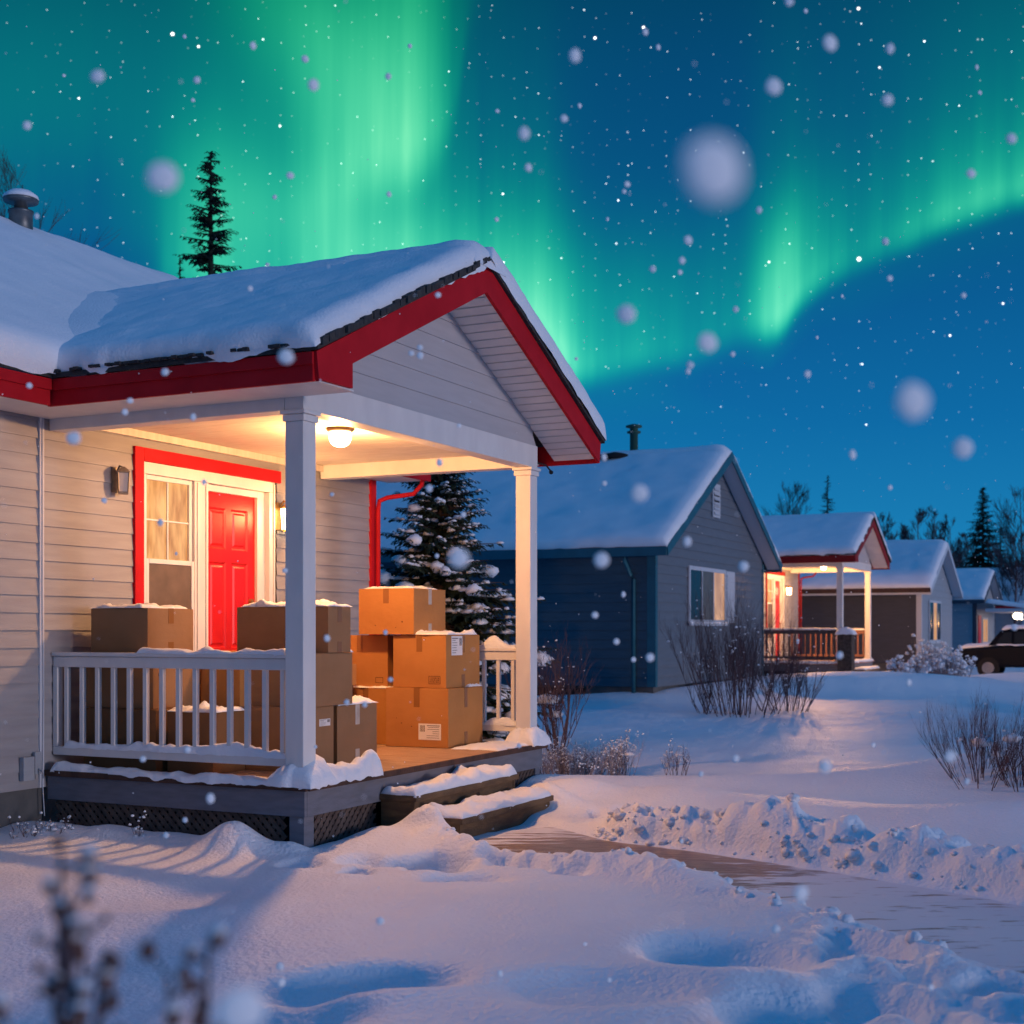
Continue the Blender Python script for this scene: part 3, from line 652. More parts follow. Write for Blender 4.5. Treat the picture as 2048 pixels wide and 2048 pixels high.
    # lattice
    la = MB(); zl0, zl1 = -.56, -.227
    def lattice(a0, a1, plane, ax):
        stp = .075; hw = .017; Hh = zl1-zl0; off = 0
        for sgn in (1, -1):
            a = a0-Hh
            while a < a1+Hh:
                p0 = [a, zl0]; p1 = [a+sgn*Hh, zl1]
                lo, hi = sorted((p0[0], p1[0]))
                if hi > a0 and lo < a1:
                    def cl(p, q):
                        # clip param to [a0,a1]
                        t0, t1 = 0., 1.; dx = q[0]-p[0]
                        for lim, sg in ((a0, 1), (a1, -1)):
                            fp = (p[0]-lim)*sg; fq = (q[0]-lim)*sg
                            if fp < 0 and fq < 0: return None
                            if fp < 0: t0 = max(t0, fp/(fp-fq))
                            if fq < 0: t1 = min(t1, fp/(fp-fq))
                        if t1-t0 < .05: return None
                        return ([p[0]+dx*t0, p[1]+(q[1]-p[1])*t0], [p[0]+dx*t1, p[1]+(q[1]-p[1])*t1])
                    r = cl(p0, p1)
                    if r:
                        (xa, za), (xb, zb3) = r; o1 = plane+(.0 if sgn == 1 else .006)
                        pts = [(xa-hw*1.4, za), (xa+hw*1.4, za), (xb+hw*1.4, zb3), (xb-hw*1.4, zb3)]
                        if ax == 'v': la.prism([(o1, q[0], q[1]) for q in pts], (.005, 0, 0))
                        else: la.prism([(q[0], o1, q[1]) for q in pts], (0, .005, 0))
                a += stp
    for a0, a1, ax in ((.16, V-.1, 'v'), (.14, .95, 'u'), (2.6, U, 'u')):
        if near: lattice(a0, a1, .0, ax); la.build('lattice', m_lattice, do); la = MB()
    cp = MB(); cp.box(-.012, .11, -.012, .11, -.56, -.228); cp.box(U-.08, U+.02, -.012, .08, -.56, -.228); cp.box(.06, .07, .13, V-.05, -.56, -.23, 1); cp.box(.13, U-.1, .06, .07, -.56, -.23, 1)  # corner footings; near-black sheets behind the lattice stand in for under-deck shade
    cp.build('footing_and_shade', [m_dgrey, m_black], do)
    # --- railings: left and right sides of the porch
    def railing(xc, rm):
        r = MB(); r.box(xc-.045, xc+.045, .161, V-.016, .885, .915); r.box(xc-.028, xc+.028, .161, V-.018, .80, .883)
        o = b('railing', r, rm, bevel=.005)
        br = MB(); br.box(xc-.03, xc+.03, .161, V-.018, .115, .18); br.build('bottom_rail', rm, o, bevel=.005)
        n = 14
        for i in range(n):
            y = .22+(V-.36)*i/(n-1); q = MB(); q.box(xc-.018, xc+.018, y-.018, y+.018, .18, .80); q.build('baluster', rm, o, bevel=.002 if near else 0)
        q = MB(); q.box(xc-.03, xc+.03, V-.06, V-.02, .181, .799); q.build('end_post', rm, o)
        return o
    rl = railing(.07, rail if near else m_dkfence); rr_ = railing(U-.08, m_white if near else m_redrail)
    # --- door and sidelight window in one red trimmed frame
    yw = V-.035
    tr = MB(); tr.box(.96, 1.07, yw, V+.01, .0, 2.64); tr.box(1.073, 3.04, yw, V+.01, 2.525, 2.64); b('door_surround', tr, redm, bevel=.003)
    fr = MB()
    fr.box(1.073, 1.105, yw+.01, V+.06, .02, 2.42); fr.box(1.745, 1.935, yw+.01, V+.06, .02, 2.42); fr.box(1.073, 2.945, yw+.01, V+.06, 2.423, 2.522); fr.box(2.86, 2.945, yw+.01, V+.06, .02, 2.42)
    fr.box(2.74, 2.857, V+.03, V+.10, .02, 2.42); fr.box(1.108, 1.742, yw+.012, V+.06, .02, .62)
    fr.box(1.938, 2.737, V+.03, V+.12, 2.36, 2.42)
    fr.box(1.77, 1.79, yw-.004, yw+.008, .02, 2.41); fr.box(1.89, 1.91, yw-.004, yw+.008, .02, 2.41); fr.box(2.915, 2.935, yw-.004, yw+.008, .02, 2.50)
    b('door_frame', fr, m_white, bevel=.003)
    # window
    wn = MB(); wy0, wy1 = V-.005, V+.03
    def sash(z0, z1, y0, y1): wn.box(1.108, 1.145, y0, y1, z0, z1); wn.box(1.705, 1.742, y0, y1, z0, z1); wn.box(1.148, 1.702, y0, y1, z1-.04, z1); wn.box(1.148, 1.702, y0, y1, z0, z0+.04)
    sash(1.66, 2.42, V+.005, V+.03); sash(.63, 1.70, V-.022, V+.002)
    wn.box(1.418, 1.432, V+.01, V+.026, 1.702, 2.378); wn.box(1.148, 1.416, V+.01, V+.026, 2.03, 2.044); wn.box(1.434, 1.702, V+.01, V+.026, 2.03, 2.044)
    wo = b('window', wn, m_white, bevel=.002)
    pn = MB(); pn.box(1.147, 1.703, V+.027, V+.032, 1.70, 2.38); pn.build('pane', m_lit, wo)
    pn = MB(); pn.box(1.147, 1.703, V-.012, V-.007, .67, 1.66); tag(pn.build('pane', m_screen, wo), 'dark screened lower window pane')
    # door: six panels
    dm = MB(); x0, x1 = 1.938, 2.737; yd = V+.06
    xs = [x0, x0+.11, x0+.36, x0+.44, x0+.69, x1]; zs_ = [.02, .24, .78, .92, 1.72, 1.84, 2.22, 2.358]
    for i in range(5):
        for j in range(7):
            a0, a1, c0, c1 = xs[i], xs[i+1], zs_[j], zs_[j+1]
            if i in (1, 3) and j in (1, 3, 5):
                q = .018; r = .05
                ring = [(a0, c0, yd), (a0+q, c0+q, yd+.012), (a0+r, c0+r, yd+.003)]
                def rect(o_, y_): return [(a0+o_, y_, c0+o_), (a1-o_, y_, c0+o_), (a1-o_, y_, c1-o_), (a0+o_, y_, c1-o_)]
                A_ = rect(0, yd); B_ = rect(q, yd+.014); C_ = rect(q+.014, yd+.014); D_ = rect(r, yd+.003)
                for X_, Y_ in ((A_, B_), (B_, C_), (C_, D_)):
                    for k in range(4): dm.poly([X_[k], X_[(k+1) % 4], Y_[(k+1) % 4], Y_[k]])
                dm.poly(D_)
            else: dm.poly([(a0, yd, c0), (a1, yd, c0), (a1, yd, c1), (a0, yd, c1)])
    dm.box(x0, x1, yd+.02, yd+.04, .02, 2.358)
    dо = b('door', dm, m_door)
    kb = MB(); kb.blob((2.665, yd-.045, 1.10), .028, .028, .028, random.Random(1), 10, 6, 0, flat=-1); kb.tube([(2.665, yd, 1.10), (2.665, yd-.04, 1.10)], .012, 8); kb.build('knob', m_brass, dо, True)
    kb = MB(); kb.tube([(2.665, yd, 1.36), (2.665, yd-.03, 1.36)], [.028, .024], 12); kb.build('deadbolt', m_brass, dо)
    # downpipe at the far corner
    dp = MB(); dp.tube([(5.02, V-.50, 2.80), (5.02, V-.48, 2.68), (4.98, V-.40, 2.58), (4.86, V-.14, 2.54), (4.79, V-.08, 2.50), (4.775, V-.075, 2.40), (4.77, V-.075, -.1)], .026, 8); b('downpipe', dp, redm, smooth=True)
    # --- snow
    n0 = np.array([-gs, 0, 1]); n0 = n0/np.linalg.norm(n0); t = .17
    zt = .04
    slab('snow', ro, (-ex-.04, ey-.015, zE+.015), (ga+ex+.04, 0, zR-zE+.02), (0, back-ey, 0), .16, .14, .035 if near else .12, .05, .06, .13, 1.3, seed, N=(-.42, 0, .9))
    slab('snow', ro, (U+ex+.05, ey-.045, zE+.015), (-(ga+ex+.05), 0, zR-zE+.02), (0, back-ey, 0), .22, .09, .06 if near else .15, .02, .02, .16, 1.6, seed+1, N=(.42, 0, .9))
    slab('snow', ro, (mu0, mv0-.05, mz0+.015), (mu1-mu0, 0, 0), (0, mv1-mv0+.1, mz1-mz0+.03), .20, .17, .07 if near else .2, .04, .05, .13, .9, seed+2, N=(0, -.5, .87))
    slab('snow', ro, (mu0, 9.1, mz0+.015), (mu1-mu0, 0, 0), (0, mv1-9.1, mz1-mz0+.03), .20, .17, .3, .03, .03, .2, 1.2, seed+3, N=(0, .5, .87))
    if near:
        vd = np.array([2.35, 1.75, 1.09]); pb = np.array([.60, -.80, 0])*1.5
        slab('snow', ro, np.array([-.36, 1.97, 3.17])-pb/2, vd, pb, .12, .75, .06, .0, .0, .05, 1.2, 27, N=(0, 0, 1))
    # ridge roll
    if near:
        slab('snow', ro, (ga-.28, ey-.03, zR-.05), (.56, 0, 0), (0, back-ey, 0), .26, .24, .05, .02, .0, .12, 1.6, seed+4, N=(0, 0, 1))
    # snow on rails and deck
    if near:
        slab('snow', rl, (.025, .18, .914), (.09, 0, 0), (0, 1.35, 0), .05, .045, .02, .012, .012, .5, 3.2, 12, lump=1.1)
        slab('snow', rl, (.035, .17, .178), (.07, 0, 0), (0, 2.1, 0), .06, .035, .02, .01, .01, .5, 4, 13, lump=.9)
        slab('snow', rr_, (U-.125, .18, .914), (.09, 0, 0), (0, 2.1, 0), .06, .045, .02, .012, .012, .5, 3.2, 14, lump=1.)
        slab('snow', rr_, (U-.115, .17, .178), (.07, 0, 0), (0, 2.1, 0), .05, .035, .02, .01, .01, .5, 4, 15, lump=.9)
        slab('snow', do, (-.065, .10, .0), (.15, 0, 0), (0, 2.2, 0), .05, .05, .02, .02, .03, .5, 2.6, 16, lump=1)
        slab('snow', do, (-.07, -.085, .0), (1.0, 0, 0), (0, .17, 0), .09, .06, .02, .03, .035, .5, 3, 17, lump=1.1)
        slab('snow', do, (-.09, -.10, .0), (.36, 0, 0), (0, .36, 0), .17, .12, .02, .03, .02, .5, 4, 18)
        slab('snow', do, (U-.28, -.095, .0), (.38, 0, 0), (0, .34, 0), .16, .12, .02, .03, .02, .4, 4, 19)
        slab('snow', do, (3.0, -.03, .001), (.8, 0, 0), (0, .48, 0), .03, .12, .02, .06, .0, .5, 4, 20)
        hp = MB(); rg2 = random.Random(2)
        for i in range(5): hp.blob((.0+rg2.uniform(-.05, .18), -.03+rg2.uniform(-.03, .1), .07+rg2.uniform(0, .05)), .07, .07, .06, rg2, 12, 7, .06)
    else:
        slab('snow', rl, (.02, .18, .914), (.10, 0, 0), (0, 2.1, 0), .05, .045, .06, .01, .01, .4, 3, 12)
        slab('snow', rr_, (U-.13, .18, .914), (.10, 0, 0), (0, 2.1, 0), .05, .045, .06, .01, .01, .4, 3, 12)
        slab('snow', do, (-.07, -.08, .0), (U+.1, 0, 0), (0, .2, 0), .07, .06, .06, .02, .03, .5, 3, 17)
        slab('snow', do, (-.07, .10, .0), (.15, 0, 0), (0, 2.2, 0), .06, .05, .06, .02, .03, .5, 3, 16)
    return root
ours = empty('porch_house', P0, TH, label='grey clapboard house with red trimmed gable porch full of boxes, nearest the camera', cat='house', group='houses along the snowy street')
porch_house(ours)
# small fittings of our house
ub = MB(); ub.box(-.30, -.19, V-.06, V-.014, -.06, .12); ub.box(-.17, -.105, V-.045, V-.014, -.02, .15); ub.tube([(-.14, V-.05, .02), (-.14, V-.09, .0), (-.14, V-.10, -.05)], .008, 6); ub.build('utility_box', m_lsiding, ours, bevel=.004)
ln = MB(); ln.tube([(-.075, V-.03, 2.72), (-.078, V-.028, 1.4), (-.07, V-.03, .6), (-.08, V-.03, -.1), (-.07, V-.04, -.35)], .004, 5); ln.build('cable', m_wtrim, ours)
br = MB(); br.tube([(U+.02, .02, 2.70), (U+.20, .0, 2.69), (U+.26, -.02, 2.64)], .008, 6); br.blob((U+.27, -.02, 2.63), .03, .02, .02, random.Random(3), 8, 5, .1, flat=-1); br.build('wire_bracket', m_black, ours)

# flue on the main roof
fl = empty('roof_flue', P(2.45, 5.2, 5.12), TH, label='round metal flue with a snow topped cap on the nearest roof', cat='chimney')
fl.scale = (.72, .72, .72)
a = MB(); a.lathe(0, 0, [(.20, -.25), (.20, -.02), (.17, .02), (.165, .36), (.18, .37), (.18, .40)], 20); a.build('flue_pipe', m_pipe, fl, True)
a = MB(); a.lathe(0, 0, [(.10, .40), (.10, .52), (.24, .53), (.25, .56), (.16, .62), (.03, .64)], 20); a.build('cap', m_pipe, fl, True)
a = MB(); a.lathe(0, 0, [(.25, .57), (.235, .62), (.15, .68), (.02, .70)], 20); a.build('snow', m_snow, fl, True)

# lamps of our house
ceiling_light(P(1.66, .78, 2.775), TH, 'lit white glass ceiling light under the porch roof of the nearest house', 185)
lantern(P(3.02, V-.012, 2.20), TH, True, 'lit brass lantern right of the red door, partly behind the white column', 22, 1.35)
lantern(P(.74, V-.012, 2.33), TH, False, 'unlit weathered lantern on the siding left of the red trimmed window', 0, 1.05)

# porch steps
st = empty('porch_steps', P(0, 0, -.45), TH, label='two brown wooden steps under snow in front of the porch deck', cat='steps')
for (u0, u1, v0, v1, zt) in ((.96, 2.74, -.36, -.035, .285), (1.02, 2.68, -.72, -.365, .125)):
    a = MB(); a.box(u0, u1, v0, v1, zt-.045, zt); a.build('tread', m_step, st, bevel=.004)
    a = MB(); a.box(u0+.05, u1-.05, v0+.035, v0+.06, -.25, zt-.048); a.build('riser', m_step, st)
    a = MB(); a.box(u0+.02, u0+.048, v0+.03, v1, -.25, zt-.048); a.box(u1-.048, u1-.02, v0+.03, v1, -.25, zt-.048); a.build('side_board', m_step, st)
slab('snow', st, (.97, -.35, .284), (1.76, 0, 0), (0, .33, 0), .055, .07, .018, .02, .012, .7, 2.6, 31, lump=1.25)
slab('snow', st, (1.03, -.71, .124), (1.63, 0, 0), (0, .36, 0), .055, .07, .018, .02, .012, .7, 2.6, 32, lump=1.25)

# ------------------------------------------------------------------ cardboard boxes
def crate(u0, v0, z0, su, sv, sz, label, m=m_card, tu=True, tv=True, tapeu=None, snow=0, rz=0, lab=None, stamp=None, seed=1, twhite=False, group='cardboard boxes stacked on the porch'):
    o = MB(); 
    o.box(0, su, 0, sv, 0, sz-.004)
    # top flaps, meeting in the middle
    o.box(.002, su/2-.002, .002, sv-.002, sz-.004, sz+.001); o.box(su/2+.002, su-.002, .002, sv-.002, sz-.004, sz)
    ob = o.build('cardboard_box', m, None, bevel=.006, loc=P(u0, v0, z0), rotz=TH+R(rz+((seed*37) % 5-2)*.55)); tag(ob, label, 'cardboard box', group)
    tw = .062
    if tu:   # tape down the -u face and over the top
        c = tapeu if tapeu is not None else sv*.5
        t = MB(); t.box(-.0015, -.0002, c-tw/2, c+tw/2, sz*.68, sz+.002); t.box(-.0015, su, c-tw/2, c+tw/2, sz+.0015, sz+.003); t.build('tape', m_tape, ob)
    if tv:
        c = su*.5; t = MB(); t.box(c-tw/2, c+tw/2, -.0015, -.0002, sz*.66, sz+.002); t.build('tape', m_tapew if twhite else m_tape, ob); t = MB(); t.box(c-tw/2, c+tw/2, -.0015, -.0002, 0.002, sz*.24); t.build('tape', m_tapew if twhite else m_tape, ob)
    if lab:
        face, a, z, w, h = lab
        t = MB(); p = MB(); rg = random.Random(seed)
        def rc(mb, a0, a1, c0, c1, d0, d1):
            if face == 'u': mb.box(-d1, -d0, a0, a1, c0, c1)
            else: mb.box(a0, a1, -d1, -d0, c0, c1)
        rc(t, a, a+w, z, z+h, .0005, .002)
        to = t.build('shipping_label', m_label, ob)
        for i in range(6):
            zz = z+h*(.12+.13*i); rc(p, a+w*.08, a+w*(.35+.3*rg.random()), zz, zz+h*.025, .0021, .0026)
        x = a+w*.72
        while x < a+w*.93: q = rg.choice((.003, .006)); rc(p, x, x+q, z+h*.5, z+h*.9, .0021, .0026); x += q+rg.choice((.003, .005))
        rc(p, a+w*.05, a+w*.62, z+h*.86, z+h*.9, .0021, .0026)
        p.build('print', m_ink, to)
    if stamp:
        face, a, z, w, h, fill = stamp; t = MB(); rg = random.Random(seed+5)
        def rc(a0, a1, c0, c1):
            if face == 'u': t.box(-.0016, -.0004, a0, a1, c0, c1)
            else: t.box(a0, a1, -.0016, -.0004, c0, c1)
        q = .005
        if fill == 2: rc(a, a+w, z, z+h)  # solid dark patch stands in for the shade inside a hand hole
        else:
            rc(a, a+w, z, z+q); rc(a, a+w, z+h-q, z+h); rc(a, a+q, z+q, z+h-q); rc(a+w-q, a+w, z+q, z+h-q)
            if fill:
                for i in range(3):
                    xx = a+w*.1
                    while xx < a+w*.85:
                        l = rg.uniform(.006, .02); rc(xx, xx+l, z+h*(.2+.24*i), z+h*(.2+.24*i)+h*.13); xx += l+.006
        t.build('stamp', m_stamp, ob)
    if snow:
        a0, a1, b0, b1, T = snow
        slab('snow', ob, (su*a0, sv*b0, sz+.003), (su*(a1-a0), 0, 0), (0, sv*(b1-b0), 0), T, .05, .02, .03, .0, .8, 6, seed+40, lump=1.1)
    # scuffs
    if seed % 2 == 0:
        t = MB(); rg = random.Random(seed)
        for i in range(3):
            y = rg.uniform(.15, .85)*sv; z = rg.uniform(.1, .5)*sz; t.box(-.0012, -.0003, y, y+rg.uniform(.006, .016), z, z+rg.uniform(.006, .014))
        t.build('scuff_mark', m_stamp, ob)
    return ob
# right stack
crate(3.03, .50, .003, .715, .66, .545, 'large box with a white label low on its face, bottom of the right hand stack', m_card, lab=('u', .075, .07, .235, .15), snow=(.55, 1, .0, .6, .02), seed=2)
crate(3.07, .545, .553, .66, .57, .49, 'box with a white label high on its shaded side, middle of the right hand stack', m_card, lab=('v', .10, .30, .21, .18), stamp=('u', .06, .035, .125, .075, 1), snow=(.0, .95, .0, .85, .03), seed=3)
crate(3.04, .87, 1.048, .62, .60, .43, 'topmost box of the right hand stack, brightest orange under the lamp', m_card, snow=(.05, .9, .1, .95, .014), seed=4, twhite=True)
crate(3.16, 1.20, .003, .60, .55, .53, 'bottom box in the gap behind the labelled boxes of the right hand stack', m_card, snow=(0, 1, 0, 1, .012), tv=False, seed=5)
crate(3.20, 1.25, .538, .53, .62, .50, 'box with a small square stamp, left of the middle box in the right stack', m_card, stamp=('u', .05, .045, .085, .055, 0), seed=7)
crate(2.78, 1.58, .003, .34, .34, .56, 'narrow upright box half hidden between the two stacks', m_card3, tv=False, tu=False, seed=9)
crate(2.82, 1.50, .568, .22, .20, .20, 'smallest box, resting on the narrow upright box between the stacks', m_card, tv=False, tu=False, seed=11)
# stack behind the corner column
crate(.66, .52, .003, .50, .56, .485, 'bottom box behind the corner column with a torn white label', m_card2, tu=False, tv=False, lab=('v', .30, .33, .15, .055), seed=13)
crate(1.22, .52, .003, .58, .56, .475, 'bottom box beside the bare deck, its tape facing the steps', m_card2, tu=False, twhite=True, snow=(0, 1, 0, 1, .03), seed=15)
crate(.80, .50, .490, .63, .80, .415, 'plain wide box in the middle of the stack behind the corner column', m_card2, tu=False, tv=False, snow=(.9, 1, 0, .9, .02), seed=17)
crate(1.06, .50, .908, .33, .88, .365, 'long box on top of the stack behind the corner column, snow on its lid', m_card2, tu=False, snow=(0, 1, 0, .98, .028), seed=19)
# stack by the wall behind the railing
crate(.16, 1.46, .003, .55, .72, .475, 'shaded bottom box behind the railing, nearest the house wall', m_card3, tu=False, seed=21)
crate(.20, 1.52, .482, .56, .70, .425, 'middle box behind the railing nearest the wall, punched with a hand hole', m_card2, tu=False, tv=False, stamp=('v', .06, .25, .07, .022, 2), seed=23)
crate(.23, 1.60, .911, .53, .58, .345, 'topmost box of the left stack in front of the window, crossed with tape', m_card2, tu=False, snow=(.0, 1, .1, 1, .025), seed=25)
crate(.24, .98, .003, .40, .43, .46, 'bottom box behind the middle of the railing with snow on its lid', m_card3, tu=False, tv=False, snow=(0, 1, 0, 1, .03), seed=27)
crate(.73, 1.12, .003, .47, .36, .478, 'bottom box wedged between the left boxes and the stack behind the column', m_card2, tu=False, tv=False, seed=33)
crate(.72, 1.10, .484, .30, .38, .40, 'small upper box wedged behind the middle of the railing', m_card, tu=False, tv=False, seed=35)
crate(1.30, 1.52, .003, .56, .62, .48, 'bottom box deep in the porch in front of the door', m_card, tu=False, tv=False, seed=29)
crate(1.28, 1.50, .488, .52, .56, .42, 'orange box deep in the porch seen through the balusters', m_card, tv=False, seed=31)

# ------------------------------------------------------------------ the other houses
def simple_house(u0, v0, width, length, eave, rise, name, label, front, side, trim, over=.4, e=.2, seed=1, downpipe=None, thick=.03, snowt=.2, z=0):
    base = P(u0, v0); rt = empty(name, (base.x, base.y, z), TH, label=label, cat='house', group='houses along the snowy street')
    w = MB(); sl = rise/(width/2)
    w.box(.0, .08, .0, length, .35, eave); w.box(width-.08, width, 0, length, .35, eave); w.box(.08, width-.08, length-.08, length, .35, eave)
    laps(w, (0, 0, 0), (0, 1, 0), (-1, 0, 0), .35, eave+.0, lambda q: (0, length), e, .02)
    laps(w, (width, 0, 0), (0, 1, 0), (1, 0, 0), .35, eave, lambda q: (0, length), e, .02)
    w.build('side_wall', side, rt)
    g_ = MB(); laps(g_, (0, 0, 0), (1, 0, 0), (0, -1, 0), .35, eave+rise, lambda q: (max(0, (q-eave)/sl), width-max(0, (q-eave)/sl)), e, .02)
    g_.prism([(0, .005, .35), (width, .005, .35), (width, .005, eave), (width/2, .005, eave+rise), (0, .005, eave)], (0, .05, 0))
    g_.build('gable_wall', front, rt)
    f = MB(); f.box(.05, width-.05, .05, length-.05, -.6, .347); f.build('foundation', m_found, rt)
    c = MB(); c.box(-.03, .10, -.03, -.0, .35, eave-.12); c.box(-.032, -.002, 0, .16, .35, eave-.12); c.build('corner_board', trim, rt); c = MB(); c.box(width-.1, width+.03, -.03, 0, .35, eave-.12); c.build('corner_board', trim, rt)
    r = MB(); oe = over; ze = eave-sl*oe+.06
    for s in (0, 1):
        x0 = -oe if s == 0 else width+oe
        r.prism([(x0, -oe, ze), (width/2, -oe, eave+rise+.06), (width/2, -oe, eave+rise+.06+thick), (x0, -oe, ze+thick)], (0, length+2*oe, 0))
    ro = r.build('roof', m_shingle, rt)
    fa = MB()
    for s in (0, 1):
        x0 = -oe if s == 0 else width+oe; q = 1 if s == 0 else -1
        fa.prism([(x0, -oe-.03, ze+.03), (width/2, -oe-.03, eave+rise+.09), (width/2, -oe-.03, eave+rise-.12), (x0+q*.03, -oe-.03, ze-.17)], (0, .028, 0))
        a0, a1 = sorted((x0-q*.02, x0+q*.02)); fa.box(a0, a1, -oe, length+oe, ze-.17, ze+.02)
    fa.build('fascia', trim, rt)
    so = MB()
    for s in (0, 1):
        x0 = -oe if s == 0 else width+oe; q = 1 if s == 0 else -1
        so.prism([(x0+q*.03, -oe, ze-.10), (width/2, -oe, eave+rise-.06), (width/2, -oe, eave+rise-.04), (x0+q*.03, -oe, ze-.08)], (0, oe-.03, 0))
        a0, a1 = sorted((x0+q*.03, x0+q*(oe-.03))); so.box(a0, a1, 0, length, ze-.13, ze-.11)
    so.build('soffit', m_wtrim, rt)
    for s in (0, 1):
        x0 = -oe if s == 0 else width+oe; dx = (width/2-x0)
        slab('snow', ro, (x0, -oe-.02, ze+thick-.01), (dx, 0, eave+rise+.06-ze), (0, length+2*oe, 0), snowt, .2, .16, .03, .05, .2, .8, seed+s, N=(-.4 if s == 0 else .4, 0, .9))
    slab('snow', ro, (width/2-.4, -oe-.02, eave+rise-.08), (.8, 0, 0), (0, length+2*oe, 0), .36, .36, .2, .02, 0, .1, .8, seed+7, N=(0, 0, 1))
    if downpipe:
        d = MB(); d.tube([(-oe+.05, .55, ze-.08), (-oe+.07, .55, ze-.25), (-.1, .5, ze-.55), (-.07, .45, ze-.65), (-.07, .45, .1)], .045, 6); d.build('downpipe', downpipe, rt, True)
    return rt
def win(rt, u0, u1, z0, z1, lights, m_fr=m_wtrim, shutter=None, wsnow=True):
    f = MB(); t = .09; y = -.06
    f.box(u0, u1, y, -.021, z1-t, z1); f.box(u0, u1, y, -.021, z0, z0+t); f.box(u0, u0+t, y, -.021, z0+t, z1-t); f.box(u1-t, u1, y, -.021, z0+t, z1-t)
    n = len(lights); w = (u1-u0-2*t)/n
    for i in range(1, n): f.box(u0+t+w*i-.025, u0+t+w*i+.025, y+.005, -.021, z0+t, z1-t)
    f.box(u0-.04, u1+.04, y-.05, y-.002, z0-.05, z0)
    o = f.build('window', m_fr, rt)
    for i, lm in enumerate(lights):
        p = MB(); a0 = u0+t+w*i+(.026 if i else 0); a1 = u0+t+w*(i+1)-(.026 if i < n-1 else 0); p.box(a0, a1, -.038, -.028, z0+t, z1-t); p.build('pane', lm, o)
    if wsnow: slab('snow', o, (u0-.04, y-.05, z0+.001), (u1-u0+.08, 0, 0), (0, .05, 0), .04, .025, .1, .005, 0, .4, 2, 5)
    if shutter:
        s = MB(); a0, a1 = shutter
        s.box(a0, a1, -.055, -.022, z0+.02, z1-.02)
        for i in range(12): zz = z0+.06+(z1-z0-.14)*i/12; s.box(a0+.05, a1-.05, -.07, -.057, zz, zz+.06)
        s.build('shutter', m_fr, rt)
    return o
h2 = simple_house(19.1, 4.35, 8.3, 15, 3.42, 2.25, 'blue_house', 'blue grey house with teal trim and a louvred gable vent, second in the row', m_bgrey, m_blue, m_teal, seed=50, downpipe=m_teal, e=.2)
win(h2, 2.1, 4.85, 1.70, 3.0, [m_glassdark, m_screen, m_lit2], shutter=(4.9, 5.6))
vt = MB(); vt.box(3.86, 4.42, -.05, -.022, 4.22, 5.02); ve = vt.build('gable_vent', m_wtrim, h2)
vt = MB()
for i in range(6): z = 4.28+i*.115; vt.prism([(3.92, -.055, z+.075), (3.92, -.085, z), (3.92, -.075, z), (3.92, -.052, z+.075)], (.44, 0, 0))
for i in range(5): vt.box(3.93, 4.35, -.053, -.051, 4.30+i*.14, 4.34+i*.14, 1)
vt.build('louvre', [m_wtrim, m_black], ve)
bw = MB(); bw.box(-.02, .04, 1.6, 2.9, .0, .30); bw.build('basement_window', m_black, h2)
bw = MB(); bw.box(2.3, 2.7, -.25, .04, .05, .32); bw.build('basement_vent', m_found, h2)
vp = MB(); 
vb = P(23.25, 6.4); 
pv = empty('vent_pipe', (vb.x, vb.y, 5.82), TH, label='green vent pipe with a flared cap standing on the blue house roof', cat='vent pipe')
vp.lathe(0, 0, [(.10, -.1), (.10, .52), (.17, .54), (.17, .58), (.10, .60), (.10, .66), (.20, .68), (.20, .72), (.05, .76)], 12); vp.build('pipe', m_greenp, pv, True)
vb = P(22.9, 6.75)
rv = MB(); rv.blob((0, 0, 0), .42, .3, .13, random.Random(4), 12, 6, .1); tag(rv.build('roof_vent', m_black, None, True, loc=(vb.x, vb.y, 5.74)), 'low dark roof vent beside the pipe on the blue house', 'roof vent')

twin = P(32.2, 3.3); h3 = empty('porch_house', (twin.x, twin.y, .58), TH, label='smaller looking grey house down the street with a lit porch, third in the row', cat='house', group='houses along the snowy street')
h3.scale = (1.08, 1.08, 1.08)
porch_house(h3, near=False, seed=70, redm=m_dred)
def Q(u, v, z=0): return P(32.2+u*1.08, 3.3+v*1.08, z*1.08+.13)
ceiling_light(Q(1.66, .9, 2.775), TH, 'lit ceiling light in the porch of the third house', 400)
lantern(Q(3.10, V-.012, 2.1), TH, True, 'lit lantern by the orange red door of the third house', 10, 1.5)
pr = empty('stone_pier', Q(-.22, -.30, -.5), TH, label='dark stone pier with a snow cap at the porch corner of the third house', cat='pier')
a = MB(); a.box(0, .42, 0, .42, -.3, 1.40); a.build('pier_body', m_brick, pr, bevel=.02)
slab('snow', pr, (-.06, -.06, 1.395), (.54, 0, 0), (0, .54, 0), .20, .2, .05, .01, .02, .2, 3, 3)
ps = empty('porch_steps', Q(0, 0, -.47), TH, label='low snowy steps in front of the third house porch', cat='steps')
for (v0, v1, zt) in ((-.45, -.08, .30), (-.85, -.452, .14)):
    a = MB(); a.box(1.0, 3.2, v0, v1, -.2, zt); a.build('tread', m_step, ps); slab('snow', ps, (1.0, v0, zt), (2.2, 0, 0), (0, v1-v0, 0), .06, .06, .08, .02, .01, .5, 2, 44)
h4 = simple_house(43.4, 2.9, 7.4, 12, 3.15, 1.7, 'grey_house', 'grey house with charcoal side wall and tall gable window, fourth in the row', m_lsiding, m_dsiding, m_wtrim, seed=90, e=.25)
a = MB(); a.box(-.44, -.38, -.4, 12, 2.93, 3.1); a.build('gutter', m_dbrown, h4)
win(h4, 1.6, 4.4, 1.1, 2.7, [m_glassdark, m_lit2, m_glassdark], wsnow=False)
